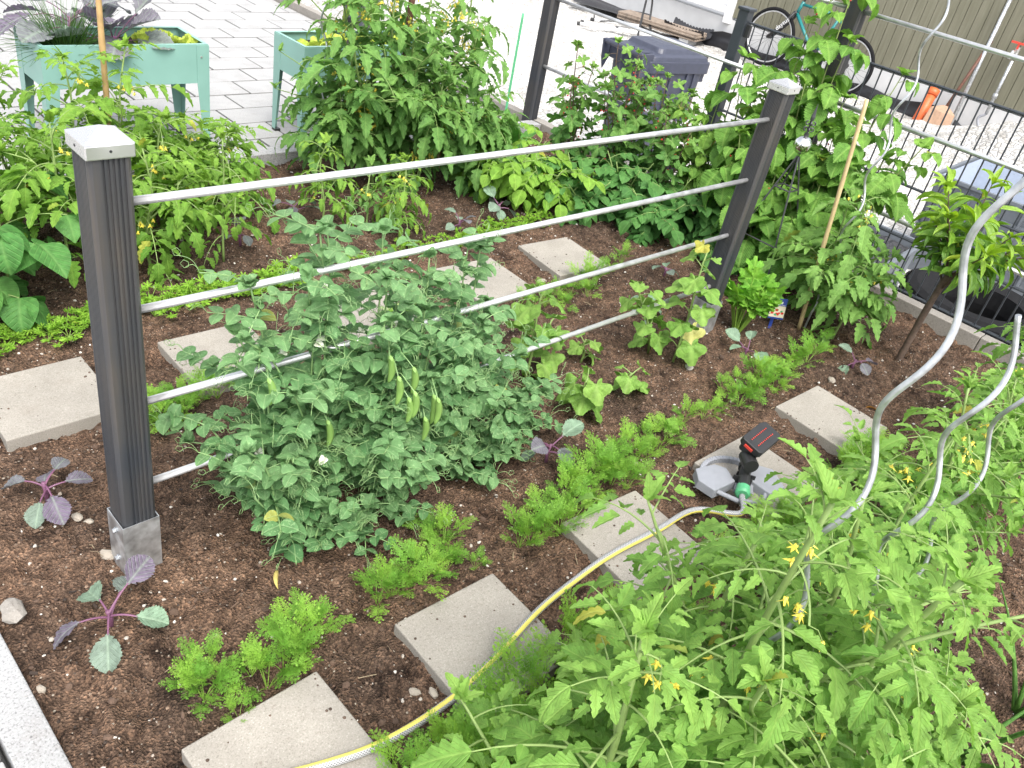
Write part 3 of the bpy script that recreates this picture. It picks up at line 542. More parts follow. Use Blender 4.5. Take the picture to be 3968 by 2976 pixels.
# ---- sprinkler on its slab
SX, SY, SZ = 1.325, -.585, .024
sp = thing('lawn_sprinkler', 'grey lawn sprinkler with a tilted black nozzle head and green hose connector', 'sprinkler', (SX, SY, SZ), R_(8))
b = MB()
def slopewing(pts, h0, h1):
    P = [(x, y) for x, y in pts]; n = len(P); top = [(x, y, h1) for x, y in P]; c = np.mean(P, 0)
    base = [(c[0]+(x-c[0])*1.05, c[1]+(y-c[1])*1.05, h0) for x, y in P]
    V = base+top+[(*c, h1+.004)]; b.add(V, [(i, (i+1) % n, n+(i+1) % n, n+i) for i in range(n)], [(2*n, n+i, n+(i+1) % n) for i in range(n)])
slopewing([(-.102, .02), (-.02, .0), (.012, .042), (.0, .072), (-.06, .098), (-.098, .07)], 0, .024)
slopewing([(.018, -.022), (.09, .004), (.115, -.05), (.068, -.105), (.008, -.088)], 0, .024)
th = np.linspace(.35, 2.4, 20)
for k in range(19):
    a0, a1 = th[k], th[k+1]
    for r0, r1 in ((.088, .102),):
        pts = [(r*math.cos(a), r*math.sin(a)) for r, a in ((r0, a0), (r1, a0), (r1, a1), (r0, a1))]; b.add([(x, y, 0) for x, y in pts]+[(x, y, .016) for x, y in pts], [(4, 5, 6, 7), (0, 1, 5, 4), (2, 3, 7, 6)]+[(1, 2, 6, 5), (3, 0, 4, 7)])
b.tube([(-.085, .02, .012), (-.075, -.035, .012), (-.03, -.085, .012), (.02, -.075, .012)], .007, 8)
b.box((0, -.02, .008), (.06, .05, .014), rz=.4)
b.build('base', M['grey'], sp, bevel=.003)
b = MB(); b.tube([(-.035, -.028, .03), (.035, .0, .034)], .0155, 18); b.tube([(.035, 0, .034), (.05, .006, .035)], .019, 18)
for s in (-.01, .012): b.box((s+.004, -.012, .02), (.003, .05, .034), rz=.4)
b.tube([(.004, -.01, .03), (.012, -.004, .075)], .014, 14); b.tube([(-.006, -.02, .078), (.03, .012, .078)], .020, 18); b.build('body', M['black'], sp, bevel=.001)
b = MB(); b.lathe([(0, 0), (.015, .0), (.0195, .006), (.017, .034), (.012, .036), (0, .036)], (-.062, -.039, .026), 20, frame((.93, .37, .05))[:, [0, 2, 1]]*np.array((1, -1, 1))); b.build('hose_connector', M['green'], sp, smooth=False)
hd = Matrix.Rotation(R_(-6), 3, 'Z') @ Matrix.Rotation(R_(-7), 3, 'Y') @ Matrix.Rotation(R_(14), 3, 'X'); hd = np.array(hd); hc = np.array((.058, .002, .116)); hd = hd*1.25
b = MB(); prof = [(-.042, -.021), (-.036, -.026), (.03, -.026), (.044, -.02), (.044, .02), (.03, .026), (-.036, .026), (-.042, .021)]
b.prism(prof, .016, hc, hd); b.prism([(x*.86, y*.8) for x, y in prof], .02, hc-hd @ np.array((0, 0, .02)), hd); he = b.build('head', M['black'], sp, bevel=.002)
b = MB(); b.tube([hc+hd @ np.array((-.012, 0, -.022)), hc+hd @ np.array((.052, 0, -.022))], .0165, 18); b.build('gear_tube', M['black'], he, smooth=False)
b = MB(); b.tube([hc+hd @ np.array((.0, 0, -.022)), hc+hd @ np.array((.020, 0, -.022))], .0172, 18); b.build('red_collar', M['red'], he)
for s in (-1, 1):
    b = MB()
    for i in range(10): b.tube([hc+hd @ np.array((-.028+.006*i, s*.009, .0163)), hc+hd @ np.array((-.028+.006*i, s*.009, .0178))], .0016, 8)
    b.build('nozzle_row', M['red'], he)
b = MB(); b.box(hc+hd @ np.array((-.0425, .002, .006)), (.004, .02, .006), rot=hd); b.build('red_slider', M['red'], he)
# ---- hose
def smooth_path(P, n=12):
    P = np.array(P, float); P = np.concatenate([[2*P[0]-P[1]], P, [2*P[-1]-P[-2]]]); out = []
    for i in range(1, len(P)-2):
        for t in np.linspace(0, 1, n, endpoint=False):
            a, b_, c, d = P[i-1:i+3]; out.append(.5*(2*b_+(c-a)*t+(2*a-5*b_+4*c-d)*t*t+(3*b_-a-3*c+d)*t**3))
    return np.array(out+[P[-2]])
_c, _s = math.cos(R_(8)), math.sin(R_(8)); hx, hy = -.062*_c+.039*_s+SX, -.062*_s-.039*_c+SY
hp = [at(*a, z) for *a, z in ((430, 1720, .035), (690, 1655, .036), (830, 1603, .036), (960, 1522, .020), (1060, 1432, .033), (1160, 1322, .036), (1240, 1255, .022), (1320, 1198, .034), (1420, 1145, .036), (1500, 1102, .024))]+[np.array((hx-.05, hy-.03, SZ+.012)), np.array((hx, hy, SZ+.025))]
b = MB(); b.tube(smooth_path(hp), .0078, 20); hs_ = b.build('garden_hose', M['hose'], smooth=True); tag(hs_, 'grey braided garden hose with a yellow stripe running over the slabs to the sprinkler', 'hose')

# ---- plant labels
p = at(1662, 703); tg_ = thing('plant_tag', 'blue plant tag with a tomato picture on a blue stick by the celery', 'plant label', (p[0], p[1], 0), R_(-42), 'plant tags')
b = MB(); b.box((0, 0, .03), (.012, .0016, .12), rot=rotm((1, 0, 0), -.15)); b.build('stick', M['blue'], tg_)
T = rotm((0, 1, 0), .0) @ rotm((1, 0, 0), -.25); tc_ = np.array((.004, -.004, .075))
def card(dx, dz, w_, h_, off, mat, name, par):
    b = MB(); b.box(tc_+T @ np.array((dx, -off, dz)), (w_, .0012 if off == 0 else .0006, h_), rot=T); return b.build(name, mat, par)
cd = card(0, 0, .058, .078, 0, M['blue'], 'card', tg_); pic = card(0, -.011, .0575, .043, .0011, M['cream'], 'picture', cd)
b = MB(); g = np.random.default_rng(3)
for i in range(8): c = tc_+T @ np.array((g.uniform(-.022, .022), -.0016, g.uniform(-.026, .006))); b.add(IV*np.array((.0065, .0008, .008))*g.uniform(.7, 1.1)+c, t=IF)
b.build('tomato_print', M['red'], pic)
b = MB()
for i in range(4): c = tc_+T @ np.array((g.uniform(-.02, .02), -.0020, g.uniform(-.026, .002))); b.add(IV*np.array((.0055, .0006, .006))+c, t=IF)
b.build('leaf_print', M['green'], pic)
lg = card(.002, .023, .024, .008, .0011, M['white'], 'logo_box', cd)
def text(s, size, mat, parent, mw, name='lettering', ext=.0002):
    cu = bpy.data.curves.new(name, 'FONT'); cu.body = s; cu.size = size; cu.extrude = ext; cu.align_x = 'CENTER'; cu.align_y = 'CENTER'
    t = bpy.data.objects.new(name, cu); col.objects.link(t); dg = bpy.context.evaluated_depsgraph_get(); me = bpy.data.meshes.new_from_object(t.evaluated_get(dg)); bpy.data.objects.remove(t)
    me.materials.clear(); me.materials.append(mat); me.transform(Matrix.LocRotScale(Vector(mw[0]), Matrix(mw[1]).to_quaternion() if not isinstance(mw[1], Matrix) else mw[1].to_quaternion(), None)); o = bpy.data.objects.new(name, me); col.objects.link(o); o.parent = parent; return o
RT = Matrix(T.tolist()) @ Matrix.Rotation(R_(90), 3, 'X')
text('SPERLI', .006, M['blue'], cd, (tc_+T @ np.array((.002, -.0018, .023)), RT)); text("Romantomate's Dattel", .0055, M['white'], cd, (tc_+T @ np.array((0, -.0014, .0145)), RT))
p = at(1480, 775); o = MB(); o.box((0, 0, .012), (.05, .0012, .03), rot=rotm((1, 0, 0), -.9)); o = o.build('plant_tag', plain('cucumber_print', (.12, .25, .09), .4, noise=.9, scale=45)); o.location = (p[0], p[1], sz(p[0], p[1])); o.rotation_euler = (0, 0, R_(-60)); tag(o, 'green cucumber picture tag lying under the yellowing cucumber leaf', 'plant label', 'plant tags')

# ================================================================== THE YARD BEYOND THE FENCE
def gz(x, y): return float(gravel_z(np.array([x]), np.array([y]))[0])
# ---- wheelie bin (local: front faces -x, lid hinge at +x)
wb = thing('wheelie_bin', 'dark blue grey wheelie bin with a ribbed lid standing in the white gravel', 'bin', (4.84, 2.44, gz(4.8, 2.4)), R_(-8)); wb.scale = (.92, .74, .93)
b = MB(); H = .86
def loft(b, secs, cap=True):
    V = []; n = len(secs[0][0])
    for P, z in secs: V += [(x, y, z) for x, y in P]
    q = [(k*n+i, k*n+(i+1) % n, (k+1)*n+(i+1) % n, (k+1)*n+i) for k in range(len(secs)-1) for i in range(n)]
    t = []
    if cap:
        c0 = np.mean(secs[0][0], 0); c1 = np.mean(secs[-1][0], 0); m = len(V); V += [(*c0, secs[0][1]), (*c1, secs[-1][1])]; e = (len(secs)-1)*n
        t = [(m, (i+1) % n, i) for i in range(n)]+[(m+1, e+i, e+(i+1) % n) for i in range(n)]
    b.add(V, q, t)
def rrect(w_, d, r, n=4, cx=0, cy=0):
    P = []
    for sx, sy, a0 in ((1, 1, 0), (-1, 1, 90), (-1, -1, 180), (1, -1, 270)):
        for k in range(n+1): a = R_(a0+90*k/n); P.append((cx+sx*(w_/2-r)+r*math.cos(a), cy+sy*(d/2-r)+r*math.sin(a)))
    return P
loft(b, [(rrect(.50, .44, .04), .04), (rrect(.56, .50, .05), .5), (rrect(.62, .54, .05), H)]); b.build('body', M['binm'], wb, smooth=False)
b = MB(); loft(b, [(rrect(.70, .585, .05), H-.03), (rrect(.70, .585, .05), H+.055)]); b.box((.27, 0, H-.06), (.13, .5, .08)); b.build('rim', M['binm'], wb, bevel=.006)
for s in (-1, 1):
    q = MB()
    for xx in (-.06, .12, .2): q.box((xx, s*.268, H-.2), (.02, .03, .36))
    q.build('side_rib', M['binm'], wb, bevel=.004)
b = MB(); loft(b, [(rrect(.66, .56, .06, cx=.01), H+.05), (rrect(.64, .54, .06, cx=.01), H+.085), (rrect(.50, .48, .05, cx=.03), H+.10), (rrect(.46, .44, .05, cx=.03), H+.135), (rrect(.30, .30, .05, cx=.05), H+.15)])
for s in (-.17, -.06): b.box((-.27, s, H+.085), (.16, .012, .03))
ld = b.build('lid', M['binm'], wb, bevel=.006)
b = MB(); b.tube([(-.40, -.27, H+.085), (-.40, .27, H+.085)], .020, 12)
for s in (-.27, 0, .27): b.prism([(-.43, H+.10), (-.30, H+.105), (-.30, H+.04), (-.38, H-.12), (-.41, H-.04)], .014, (0, s+.007, 0), np.array(((1, 0, 0), (0, 0, -1), (0, 1, 0))))
b.build('lid_handle', M['binm'], ld, bevel=.003)
for s in (-.16, .16): q = MB(); q.tube([(.36, s-.03, H+.075), (.36, s+.03, H+.075)], .022, 10); q.build('hinge', M['black'], ld)
for s in (-.25, .25): q = MB(); q.tube([(.25, s-.02, .1), (.25, s+.02, .1)], .1, 22); q.build('wheel', M['rubber'], wb)
# ---- olive building
WX = 10.2; bl = thing('olive_board_building', 'building with olive vertical boards over a white plinth along the right background', 'building', (WX, 0, ZG))
def wallbox(b, y0, y1, z0, z1, x0=0, x1=.2): b.box(((x0+x1)/2, (y0+y1)/2, (z0+z1)/2), (x1-x0, y1-y0, z1-z0))
b = MB(); wallbox(b, -3, 12, -.3, .375, .02, .4); b.build('plinth', M['render'], bl)
b = MB(); y = 5.2
while y > -3: b.box((.03, y-.056, 1.66), (.022, .108, 2.5)); y -= .1135
wallbox(b, -3, 5.2, .40, 2.9, .042, .2); b.build('boards', M['boards'], bl, bevel=.003)
b = MB(); wallbox(b, 5.205, 5.31, .32, 2.9, -.03, .1); b.build('corner_trim', M['white'], bl, bevel=.004)
b = MB(); wallbox(b, 5.315, 9, .46, .52, -.05, .2); wallbox(b, 5.315, 9, 2.4, 2.9, 0, .2); wallbox(b, 8.2, 12, .52, 2.4, 0, .2); b.build('wall', M['white'], bl)
wn = MB(); wallbox(wn, 5.33, 8.1, .525, .60, .02, .12); wallbox(wn, 5.33, 5.40, .60, 2.35, .02, .12); wallbox(wn, 6.7, 6.78, .60, 2.35, .02, .12); wallbox(wn, 8.03, 8.1, .60, 2.35, .02, .12); wf = wn.build('window_frame', M['white'], bl)
b = MB(); wallbox(b, 5.40, 8.03, .60, .82, .06, .08); wallbox(b, 5.40, 8.03, .84, 2.35, .065, .08); b.build('window_pane', M['glass'], wf)
b = MB(); wallbox(b, 5.33, 8.1, .90, .94, .0, .06); b.build('sill_bar', M['anth'], wf)
# dimpled membrane: strip along the plinth and a loose sheet
mem = MB()
xs = np.linspace(0, 1, 60); V = []; q = []
for i, t in enumerate(xs):
    yy = -3+9.0*t; ht = .12+.04*math.sin(t*23)+.03*math.sin(t*57)
    for k in range(6): V.append((WX-.03-.03*math.sin(k*2+i), yy, ZG-.05+ht*k/5*1.5))
for i in range(59):
    for k in range(5): a = i*6+k; q.append((a, a+6, a+7, a+1))
mem.add(V, q); o = mem.build('dimpled_membrane', M['membrane'], smooth=True); tag(o, 'black dimpled membrane strip standing along the foot of the white plinth', 'membrane', 'black dimpled membrane')
def membrane_sheet(cx, cy, lx, ly, rz, seed, label, curl=.1):
    n, m = int(lx/.022), int(ly/.022); X, Y = np.meshgrid(np.linspace(-lx/2, lx/2, n), np.linspace(-ly/2, ly/2, m), indexing='ij')
    Z = .03+.09*vnoise(X*2.2, Y*2.2, seed)+.03+curl*np.maximum(0, np.abs(X)/lx*2-.55)**2+.012*np.cos(X*2*np.pi/.045)*np.cos(Y*2*np.pi/.045)
    bb = MB(); i, j = np.meshgrid(np.arange(n-1), np.arange(m-1), indexing='ij'); k = (i*m+j).ravel(); bb.add(np.stack([X.ravel(), Y.ravel(), Z.ravel()], 1), np.stack([k, k+m, k+m+1, k+1], 1))
    o = bb.build('dimpled_membrane', M['membrane'], smooth=True); o.location = (cx, cy, gz(cx, cy)+.02); o.rotation_euler = (0, 0, rz); return tag(o, label, 'membrane', 'black dimpled membrane')
membrane_sheet(9.9, 6.95, .8, 1.1, .5, 3, 'loose black dimpled membrane sheet lying on gravel at the top of the picture')
membrane_sheet(9.95, 5.65, .35, .6, .2, 5, 'small black membrane scrap bulging behind the pile of boards', .6)
# planks
for k, (dx, dr) in enumerate(((0, 0), (.015, .012), (-.012, -.008), (.01, .006))):
    b = MB(); b.box((0, 0, 0), (.36, 1.2, .020)); o = b.build('old_board', M['wood'], bevel=.002); o.location = (10.02-.3+dx, 5.93+dx, ZG+.075+k*.0225); o.rotation_euler = (0, 0, .20+dr)
    tag(o, ['lowest weathered board of the pile before the white building', 'second weathered board from the bottom of the pile', 'third weathered board from the bottom of the pile', 'topmost weathered grey board of the pile before the white building'][k], 'board', 'pile of old boards')
for dy, l in ((-.42, 'pale block under the near end of the board pile'), (.42, 'pale block under the far end of the board pile')):
    b = MB(); b.box((0, 0, 0), (.3, .14, .10)); o = b.build('support_block', M['render'], bevel=.004); o.location = (9.72-dy*.2, 5.93+dy, ZG+.008); o.rotation_euler = (0, 0, .2); tag(o, l, 'block', 'blocks under the boards')
# white metal frame pieces lying on the gravel
g = np.random.default_rng(8)
for k, (x, y, l, a, lab) in enumerate(((9.0, 6.05, 1.0, 2.45, 'white metal bar nearest the loose cable on the gravel'), (8.75, 5.95, .9, 2.3, 'long white metal bar lying closest to the bin lid'), (9.15, 6.25, .7, 2.75, 'white metal bar farthest left on the gravel'), (8.95, 5.7, .55, 2.1, 'short white metal bar with a black end cap'))):
    b = MB(); b.tube([(-l/2, 0, 0), (l/2, 0, 0)], .022, 10); o = b.build('metal_bar', M['white'], smooth=True); o.location = (x, y, gz(x, y)+.03+.012*k); o.rotation_euler = (0, g.uniform(-.04, .04), a); tag(o, lab, 'metal bar', 'white metal bars on the gravel')
    c = MB(); c.tube([(l/2-.001, 0, 0), (l/2+.04, 0, 0)], .024, 10); c.build('end_cap', M['black'], o)
b = MB(); cz = ZG; P = smooth_path([(8.45, 5.35, cz+.03), (8.6, 5.45, cz+.05), (9.0, 5.75, cz+.28), (9.35, 6.0, cz+.50), (9.6, 6.1, cz+.40), (9.55, 6.0, cz+.10), (9.3, 5.7, cz+.02), (9.0, 5.5, cz+.02)]); b.tube(P, .014, 8); tag(b.build('cable', M['black'], smooth=True), 'black cable arching up in a loop from the gravel in front of the boards', 'cable')
b = MB(); P = smooth_path([(9.3, 6.5, cz+.04), (9.1, 6.6, cz+.1), (8.9, 6.4, cz+.05), (9.0, 6.2, cz+.09), (9.3, 6.1, cz+.06), (9.2, 6.3, cz+.08)]); b.tube(P, .010, 8); tag(b.build('cable', M['black'], smooth=True), 'tangled thin black cable among the white metal bars', 'cable')
# ---- bicycle, leaning on the wall
bk = thing('bicycle', 'teal bicycle with black fork parked against the olive boards', 'bicycle', (9.9, 3.85, ZG)); bk.rotation_euler = (0, R_(5), 0)
def wheel(yc, zc):
    b = MB(); th = np.linspace(0, 2*np.pi, 49); P = np.stack([np.zeros(49), yc+.325*np.cos(th), zc+.325*np.sin(th)], 1); b.tube(P, .021, 10, cap=False); w_ = b.build('wheel', M['rubber'], bk, smooth=True)
    b = MB(); P = np.stack([np.zeros(49), yc+.298*np.cos(th), zc+.298*np.sin(th)], 1); b.tube(P, .010, 8, cap=False); b.build('rim', M['rim'], w_, smooth=True)
    b = MB()
    for i in range(28): a = i*2*np.pi/28; a2 = a+(.5 if i % 2 else -.5); b.tube([(.025*(-1)**i, yc+.02*math.cos(a2), zc+.02*math.sin(a2)), (0, yc+.295*math.cos(a), zc+.295*math.sin(a))], .0014, 4)
    b.build('spokes', M['iron'], w_); b = MB(); b.tube([(-.05, yc, zc), (.05, yc, zc)], .02, 12); b.build('hub', M['iron'], w_)
fy, ry, wz = .58, -.52, .345; wheel(fy, wz+.03); wheel(ry, wz)
b = MB(); hd_t, hd_b = (0, .30, .86), (0, .335, .72); bb, st = (0, -.08, .33), (0, -.22, .82)
for a, c, r in ((hd_b, bb, .020), ((0, .31, .83), st, .017), (bb, st, .017), (bb, (.03, ry, wz), .010), (bb, (-.03, ry, wz), .010), (st, (.03, ry, wz), .008), (st, (-.03, ry, wz), .008), (hd_t, hd_b, .021)): b.tube([a, c], r, 10)
b.build('frame', M['teal'], bk, smooth=True)
b = MB(); fk = [np.array((s*.045, .345, .70)) for s in (-1, 1)]
for s in (-1, 1): b.tube([(s*.045, .345, .72), (s*.05, .42, .58), (s*.045, fy, wz+.03)], .018, 10)
b.tube([(-.05, .342, .72), (.05, .342, .72)], .02, 8); fo = b.build('fork', M['black'], bk, smooth=True)
fd = np.array((0, fy-.42, wz+.03-.58)); fd /= np.linalg.norm(fd); nx = np.array((-1., 0, 0)); RM = np.stack([fd*-1, np.cross(nx, -fd), nx], 1)
text('daytus', .075, M['white'], fo, (np.array((-.0715, .435, .56)), Matrix(RM.tolist())), ext=.001)
b = MB(); b.tube([(0, .30, .86), (0, .28, .95)], .014, 8); b.tube([(-.28, .25, .97), (-.1, .29, .96), (.1, .29, .96), (.2, .25, .97)], .013, 8); b.build('handlebar', M['black'], bk)
b = MB(); b.tube([st, (0, -.25, .93)], .013, 8); b.lathe([(0, -.02), (.05, -.015), (.07, 0), (.05, .02), (0, .025)], (0, -.27, .95), 14); b.build('saddle', M['black'], bk)
b = MB(); b.tube([(-.045, bb[1], bb[2]), (-.055, bb[1], bb[2])], .09, 24); b.tube([(-.06, bb[1], bb[2]), (-.07, bb[1]-.12, bb[2]-.12)], .010, 6); b.box((-.11, bb[1]-.12, bb[2]-.12), (.09, .08, .02)); b.build('crankset', M['black'], bk); b = MB(); b.tube([(-.035, ry, wz), (-.055, ry, wz)], .05, 16); b.tube([(-.05, ry, wz-.02), (-.055, ry-.02, wz-.14), (-.05, ry+.05, wz-.2)], .014, 6); b.build('rear_derailleur', M['black'], bk)
# ---- standpipe, pole, shovel, orange pipe
tp = thing('water_pipe', 'galvanised standpipe with a red tap handle on the olive boards', 'pipe', (WX-.06, 1.67, ZG)); b = MB(); b.tube([(0, 0, .30), (0, 0, .88)], .018, 10); b.tube([(0, 0, .48), (0, 0, .53)], .028, 10); b.build('pipe', M['galv'], tp, smooth=True)
b = MB(); b.tube([(0, 0, .9), (0, 0, 1.02)], .026, 10); b.tube([(0, 0, .98), (-.09, .01, .97), (-.12, .01, .90)], .018, 8); tpp = b.build('tap', M['steel'], tp); b = MB(); b.box((-.04, 0, 1.06), (.03, .16, .02)); b.tube([(-.04, 0, 1.0), (-.04, 0, 1.06)], .012, 8); b.build('tap_handle', M['red'], tpp)
b = MB(); P = smooth_path([(-.02, 0, .3), (-.03, .05, .24), (-.04, -.02, .12), (-.06, -.06, .02)]); b.tube(P, .014, 8); b.build('thin_hose', M['grey'], tp)
b = MB(); b.tube([(9.98, 1.93, ZG-.02), (WX-.05, 1.97, ZG+1.45)], .022, 10); tag(b.build('metal_pole', M['galv'], smooth=True), 'galvanised metal pole leaning against the olive boards behind the shovel', 'pole')
sh = thing('shovel', 'shovel with a brown handle and bare tan blade leaning against the plinth', 'shovel', (9.75, 2.0, gz(9.75, 2.0))); b = MB(); b.tube([(.05, .0, .16), (.40, -.04, .9)], .018, 10); b.build('handle', M['stake'], sh, smooth=True)
b = MB(); b.add([(-.02, -.15, -.01), (-.03, 0, -.02), (-.02, .15, -.01), (.02, -.14, .14), (.0, 0, .13), (.02, .14, .15), (.05, -.03, .2), (.05, .03, .2)], [(0, 1, 4, 3), (1, 2, 5, 4)], [(3, 4, 6), (4, 7, 6), (4, 5, 7)]); o = b.build('blade', M['shovel'], sh); s_ = o.modifiers.new('s', 'SOLIDIFY'); s_.thickness = .006
b = MB(); b.tube([(9.72, 2.22, ZG-.04), (9.93, 2.235, ZG+.40)], .056, 20, cap=False); b.tube([(9.90, 2.233, ZG+.34), (9.935, 2.236, ZG+.405)], .064, 20, cap=False); o = b.build('drain_pipe', M['orange'], smooth=True); o.modifiers.new('s', 'SOLIDIFY').thickness = .004; tag(o, 'orange plastic drain pipe leaning against the white plinth', 'pipe')
# ---- crates and tyres just behind the wire fence
def crate(name, c, w_, d, h, rz, mats, label, ribs, cat, fill=None):
    r = thing(name, label, cat, c, rz); t = .018; b = MB()
    k = .90
    for s in (-1, 1):
        b.add([(s*w_/2*k, -d/2*k, 0), (s*w_/2*k, d/2*k, 0), (s*w_/2, d/2, h), (s*w_/2, -d/2, h)], [(0, 1, 2, 3)]); b.add([(-w_/2*k, s*d/2*k, 0), (w_/2*k, s*d/2*k, 0), (w_/2, s*d/2, h), (-w_/2, s*d/2, h)], [(0, 1, 2, 3)])
    b.add([(-w_/2*k, -d/2*k, .01), (w_/2*k, -d/2*k, .01), (w_/2*k, d/2*k, .01), (-w_/2*k, d/2*k, .01)], [(0, 1, 2, 3)]); bo = b.build('tub', mats[0], r); bo.modifiers.new('s', 'SOLIDIFY').thickness = .006
    b = MB(); o = .022
    for s in (-1, 1): b.box((s*(w_/2+o/2), 0, h-.012), (o, d+2*o, .024)); b.box((0, s*(d/2+o/2), h-.012), (w_-.001, o, .024))
    b.build('rim', mats[0], r, bevel=.003)
    if ribs:
        b = MB()
        for s in (-1, 1):
            for f_ in np.linspace(-.42, .42, 6): b.box((f_*w_, s*(d/2*.965+.016), h*.62), (.014, .028, h*.62)); b.box((s*(w_/2*.965+.016), f_*d, h*.62), (.028, .014, h*.62))
            for z in (.5, .8): b.box((0, s*(d/2*.97+.012), h*z), (w_*.97, .018, .014)); b.box((s*(w_/2*.97+.012), 0, h*z), (.018, d*.97, .014))
        b.build('ribs', mats[0], r)
        b = MB(); kk = .965
        for s in (-1, 1): b.add([(s*(w_/2*.9-.008), -d/2*.88, .02), (s*(w_/2*.9-.008), d/2*.88, .02), (s*(w_/2-.012), d/2-.01, h-.01), (s*(w_/2-.012), -d/2+.01, h-.01)], [(0, 1, 2, 3)]); b.add([(-w_/2*.88, s*(d/2*.9-.008), .02), (w_/2*.88, s*(d/2*.9-.008), .02), (w_/2-.01, s*(d/2-.012), h-.01), (-w_/2+.01, s*(d/2-.012), h-.01)], [(0, 1, 2, 3)])
        b.build('lining', mats[1], r)
    else:
        b = MB()
        for s in (-1, 1):
            for f_ in (-.3, 0, .3): b.box((f_*w_, s*(d/2*.95+.006), h*.45), (.03, .014, h*.86)); b.box((s*(w_/2*.95+.006), f_*d, h*.45), (.014, .03, h*.86))
        b.build('ribs', mats[0], r)
    if fill: b = MB(); X, Y = np.meshgrid(np.linspace(-w_/2*.96, w_/2*.96, 40), np.linspace(-d/2*.96, d/2*.96, 40), indexing='ij'); Zz = h-.05+.03*vnoise(X*9, Y*9, 4)+.02*vnoise(X*40, Y*40, 5); i, j = np.meshgrid(np.arange(39), np.arange(39), indexing='ij'); kx = (i*40+j).ravel(); b.add(np.stack([X.ravel(), Y.ravel(), Zz.ravel()], 1), np.stack([kx, kx+40, kx+41, kx+1], 1)); b.build('fill', fill, r)
    return r
crate('pallet_box', (5.75, -.02, ZG), .95, .95, .68, R_(3), (M['crate'], M['paleblue']), 'large ribbed grey plastic box with a pale blue inside behind the wire fence', True, 'crate')
crate('mortar_tub', (4.18, .34, ZG), .62, .46, .47, R_(4), (M['crate'], M['crate']), 'grey plastic tub filled with black chips behind the wire fence', False, 'tub', M['chips'])
def tyre(z, x, y, label):
    b = MB(); P = [(.20, -.085), (.29, -.095), (.325, -.08), (.335, -.04), (.337, 0), (.335, .04), (.325, .08), (.29, .095), (.20, .085), (.19, 0), (.20, -.085)]; b.lathe(P, n=48); r = thing('tyre', label, 'tyre', (x, y, z), U(0, 6), 'stacked old tyres'); b.build('carcass', M['rubber'], r, smooth=False)
    b = MB()
    for i in range(48):
        a = i*2*np.pi/48
        for zz in (-.05, 0, .05): b.box((.339*math.cos(a+zz*2), .339*math.sin(a+zz*2), zz), (.010, .030, .040), rz=a+zz*2)
    b.build('tread', M['rubber'], r); return r
tyre(ZG+.10, 3.74, -.42, 'black tyre at the bottom of the stack behind the young tree'); tyre(ZG+.295, 3.76, -.40, 'black tyre in the middle of the stack behind the young tree'); tyre(ZG+.49, 3.73, -.43, 'black tyre on top of the stack behind the young tree'); tyre(ZG+.10, 3.78, -1.12, 'lower black tyre of the second stack, right of the young tree'); tyre(ZG+.295, 3.77, -1.14, 'upper black tyre of the second stack, right of the young tree')
# ---- scooter partly hidden behind the big tomato
rc = thing('toy_scooter', 'black and red toy scooter behind the big tomato bush at the top edge', 'toy scooter', (4.9, 6.1, ZG), R_(40))
b = MB(); b.prism([(-.35, .12), (-.3, .3), (-.05, .34), (.05, .16), (.25, .16), (.33, .5), (.38, .5), (.36, .1), (-.2, .08)], .2, (0, .1, 0), np.array(((1, 0, 0), (0, 0, -1), (0, 1, 0)))); b.build('body', M['anth'], rc, bevel=.01); b = MB(); b.box((.1, 0, .2), (.2, .21, .05)); b.build('red_panel', M['red'], rc)
b = MB(); b.box((-.18, 0, .37), (.34, .2, .07)); b.box((-.34, 0, .5), (.06, .22, .26)); b.build('seat', M['black'], rc, bevel=.02)
for x in (-.28, .36): b = MB(); b.tube([(x, -.06, .1), (x, .06, .1)], .1, 20); b.build('wheel', M['rubber'], rc)
b = MB(); b.tube([(.34, 0, .45), (.28, 0, .72)], .02, 8); b.tube([(.28, -.2, .74), (.28, .2, .74)], .015, 8); b.build('handlebar', M['black'], rc)
# ================================================================== PLANTS
def blade(ts, ws, fold=.2, bend=.6, across=1, ripple=0, rn=6, twist=0, cup=0):
    """leaf blade of length 1: half widths ws at ts; folded along the midrib, bent downwards"""
    ts = np.array(ts, float); ws = np.array(ws, float); n = len(ts); V, UV = [], []; m = 2*across+1
    p = np.zeros(3); last = 0; wm = ws.max()
    for i in range(n):
        a = -bend*ts[i]; a0 = -bend*(ts[i]+last)/2; p = p+np.array((0, math.cos(a0), math.sin(a0)))*(ts[i]-last); last = ts[i]
        nrm = np.array((0, -math.sin(a), math.cos(a))); tw = twist*ts[i]
        ex = np.array((math.cos(tw), 0, 0))+nrm*math.sin(tw)
        for k in range(m):
            s = (k-across)/across; x = s*ws[i]; zz = fold*abs(x)-cup*x*x*4
            if ripple: zz += ripple*math.sin((ts[i]-abs(x)*.6)*rn*6.283)*min(1, abs(s)*1.6)
            V.append(p+ex*x+nrm*zz); UV.append((.5+s*.5*ws[i]/wm, ts[i]))
    q = [(i*m+k, i*m+k+1, (i+1)*m+k+1, (i+1)*m+k) for i in range(n-1) for k in range(m-1)]
    return dict(v=np.array(V), q=np.array(q), uv=np.array(UV))
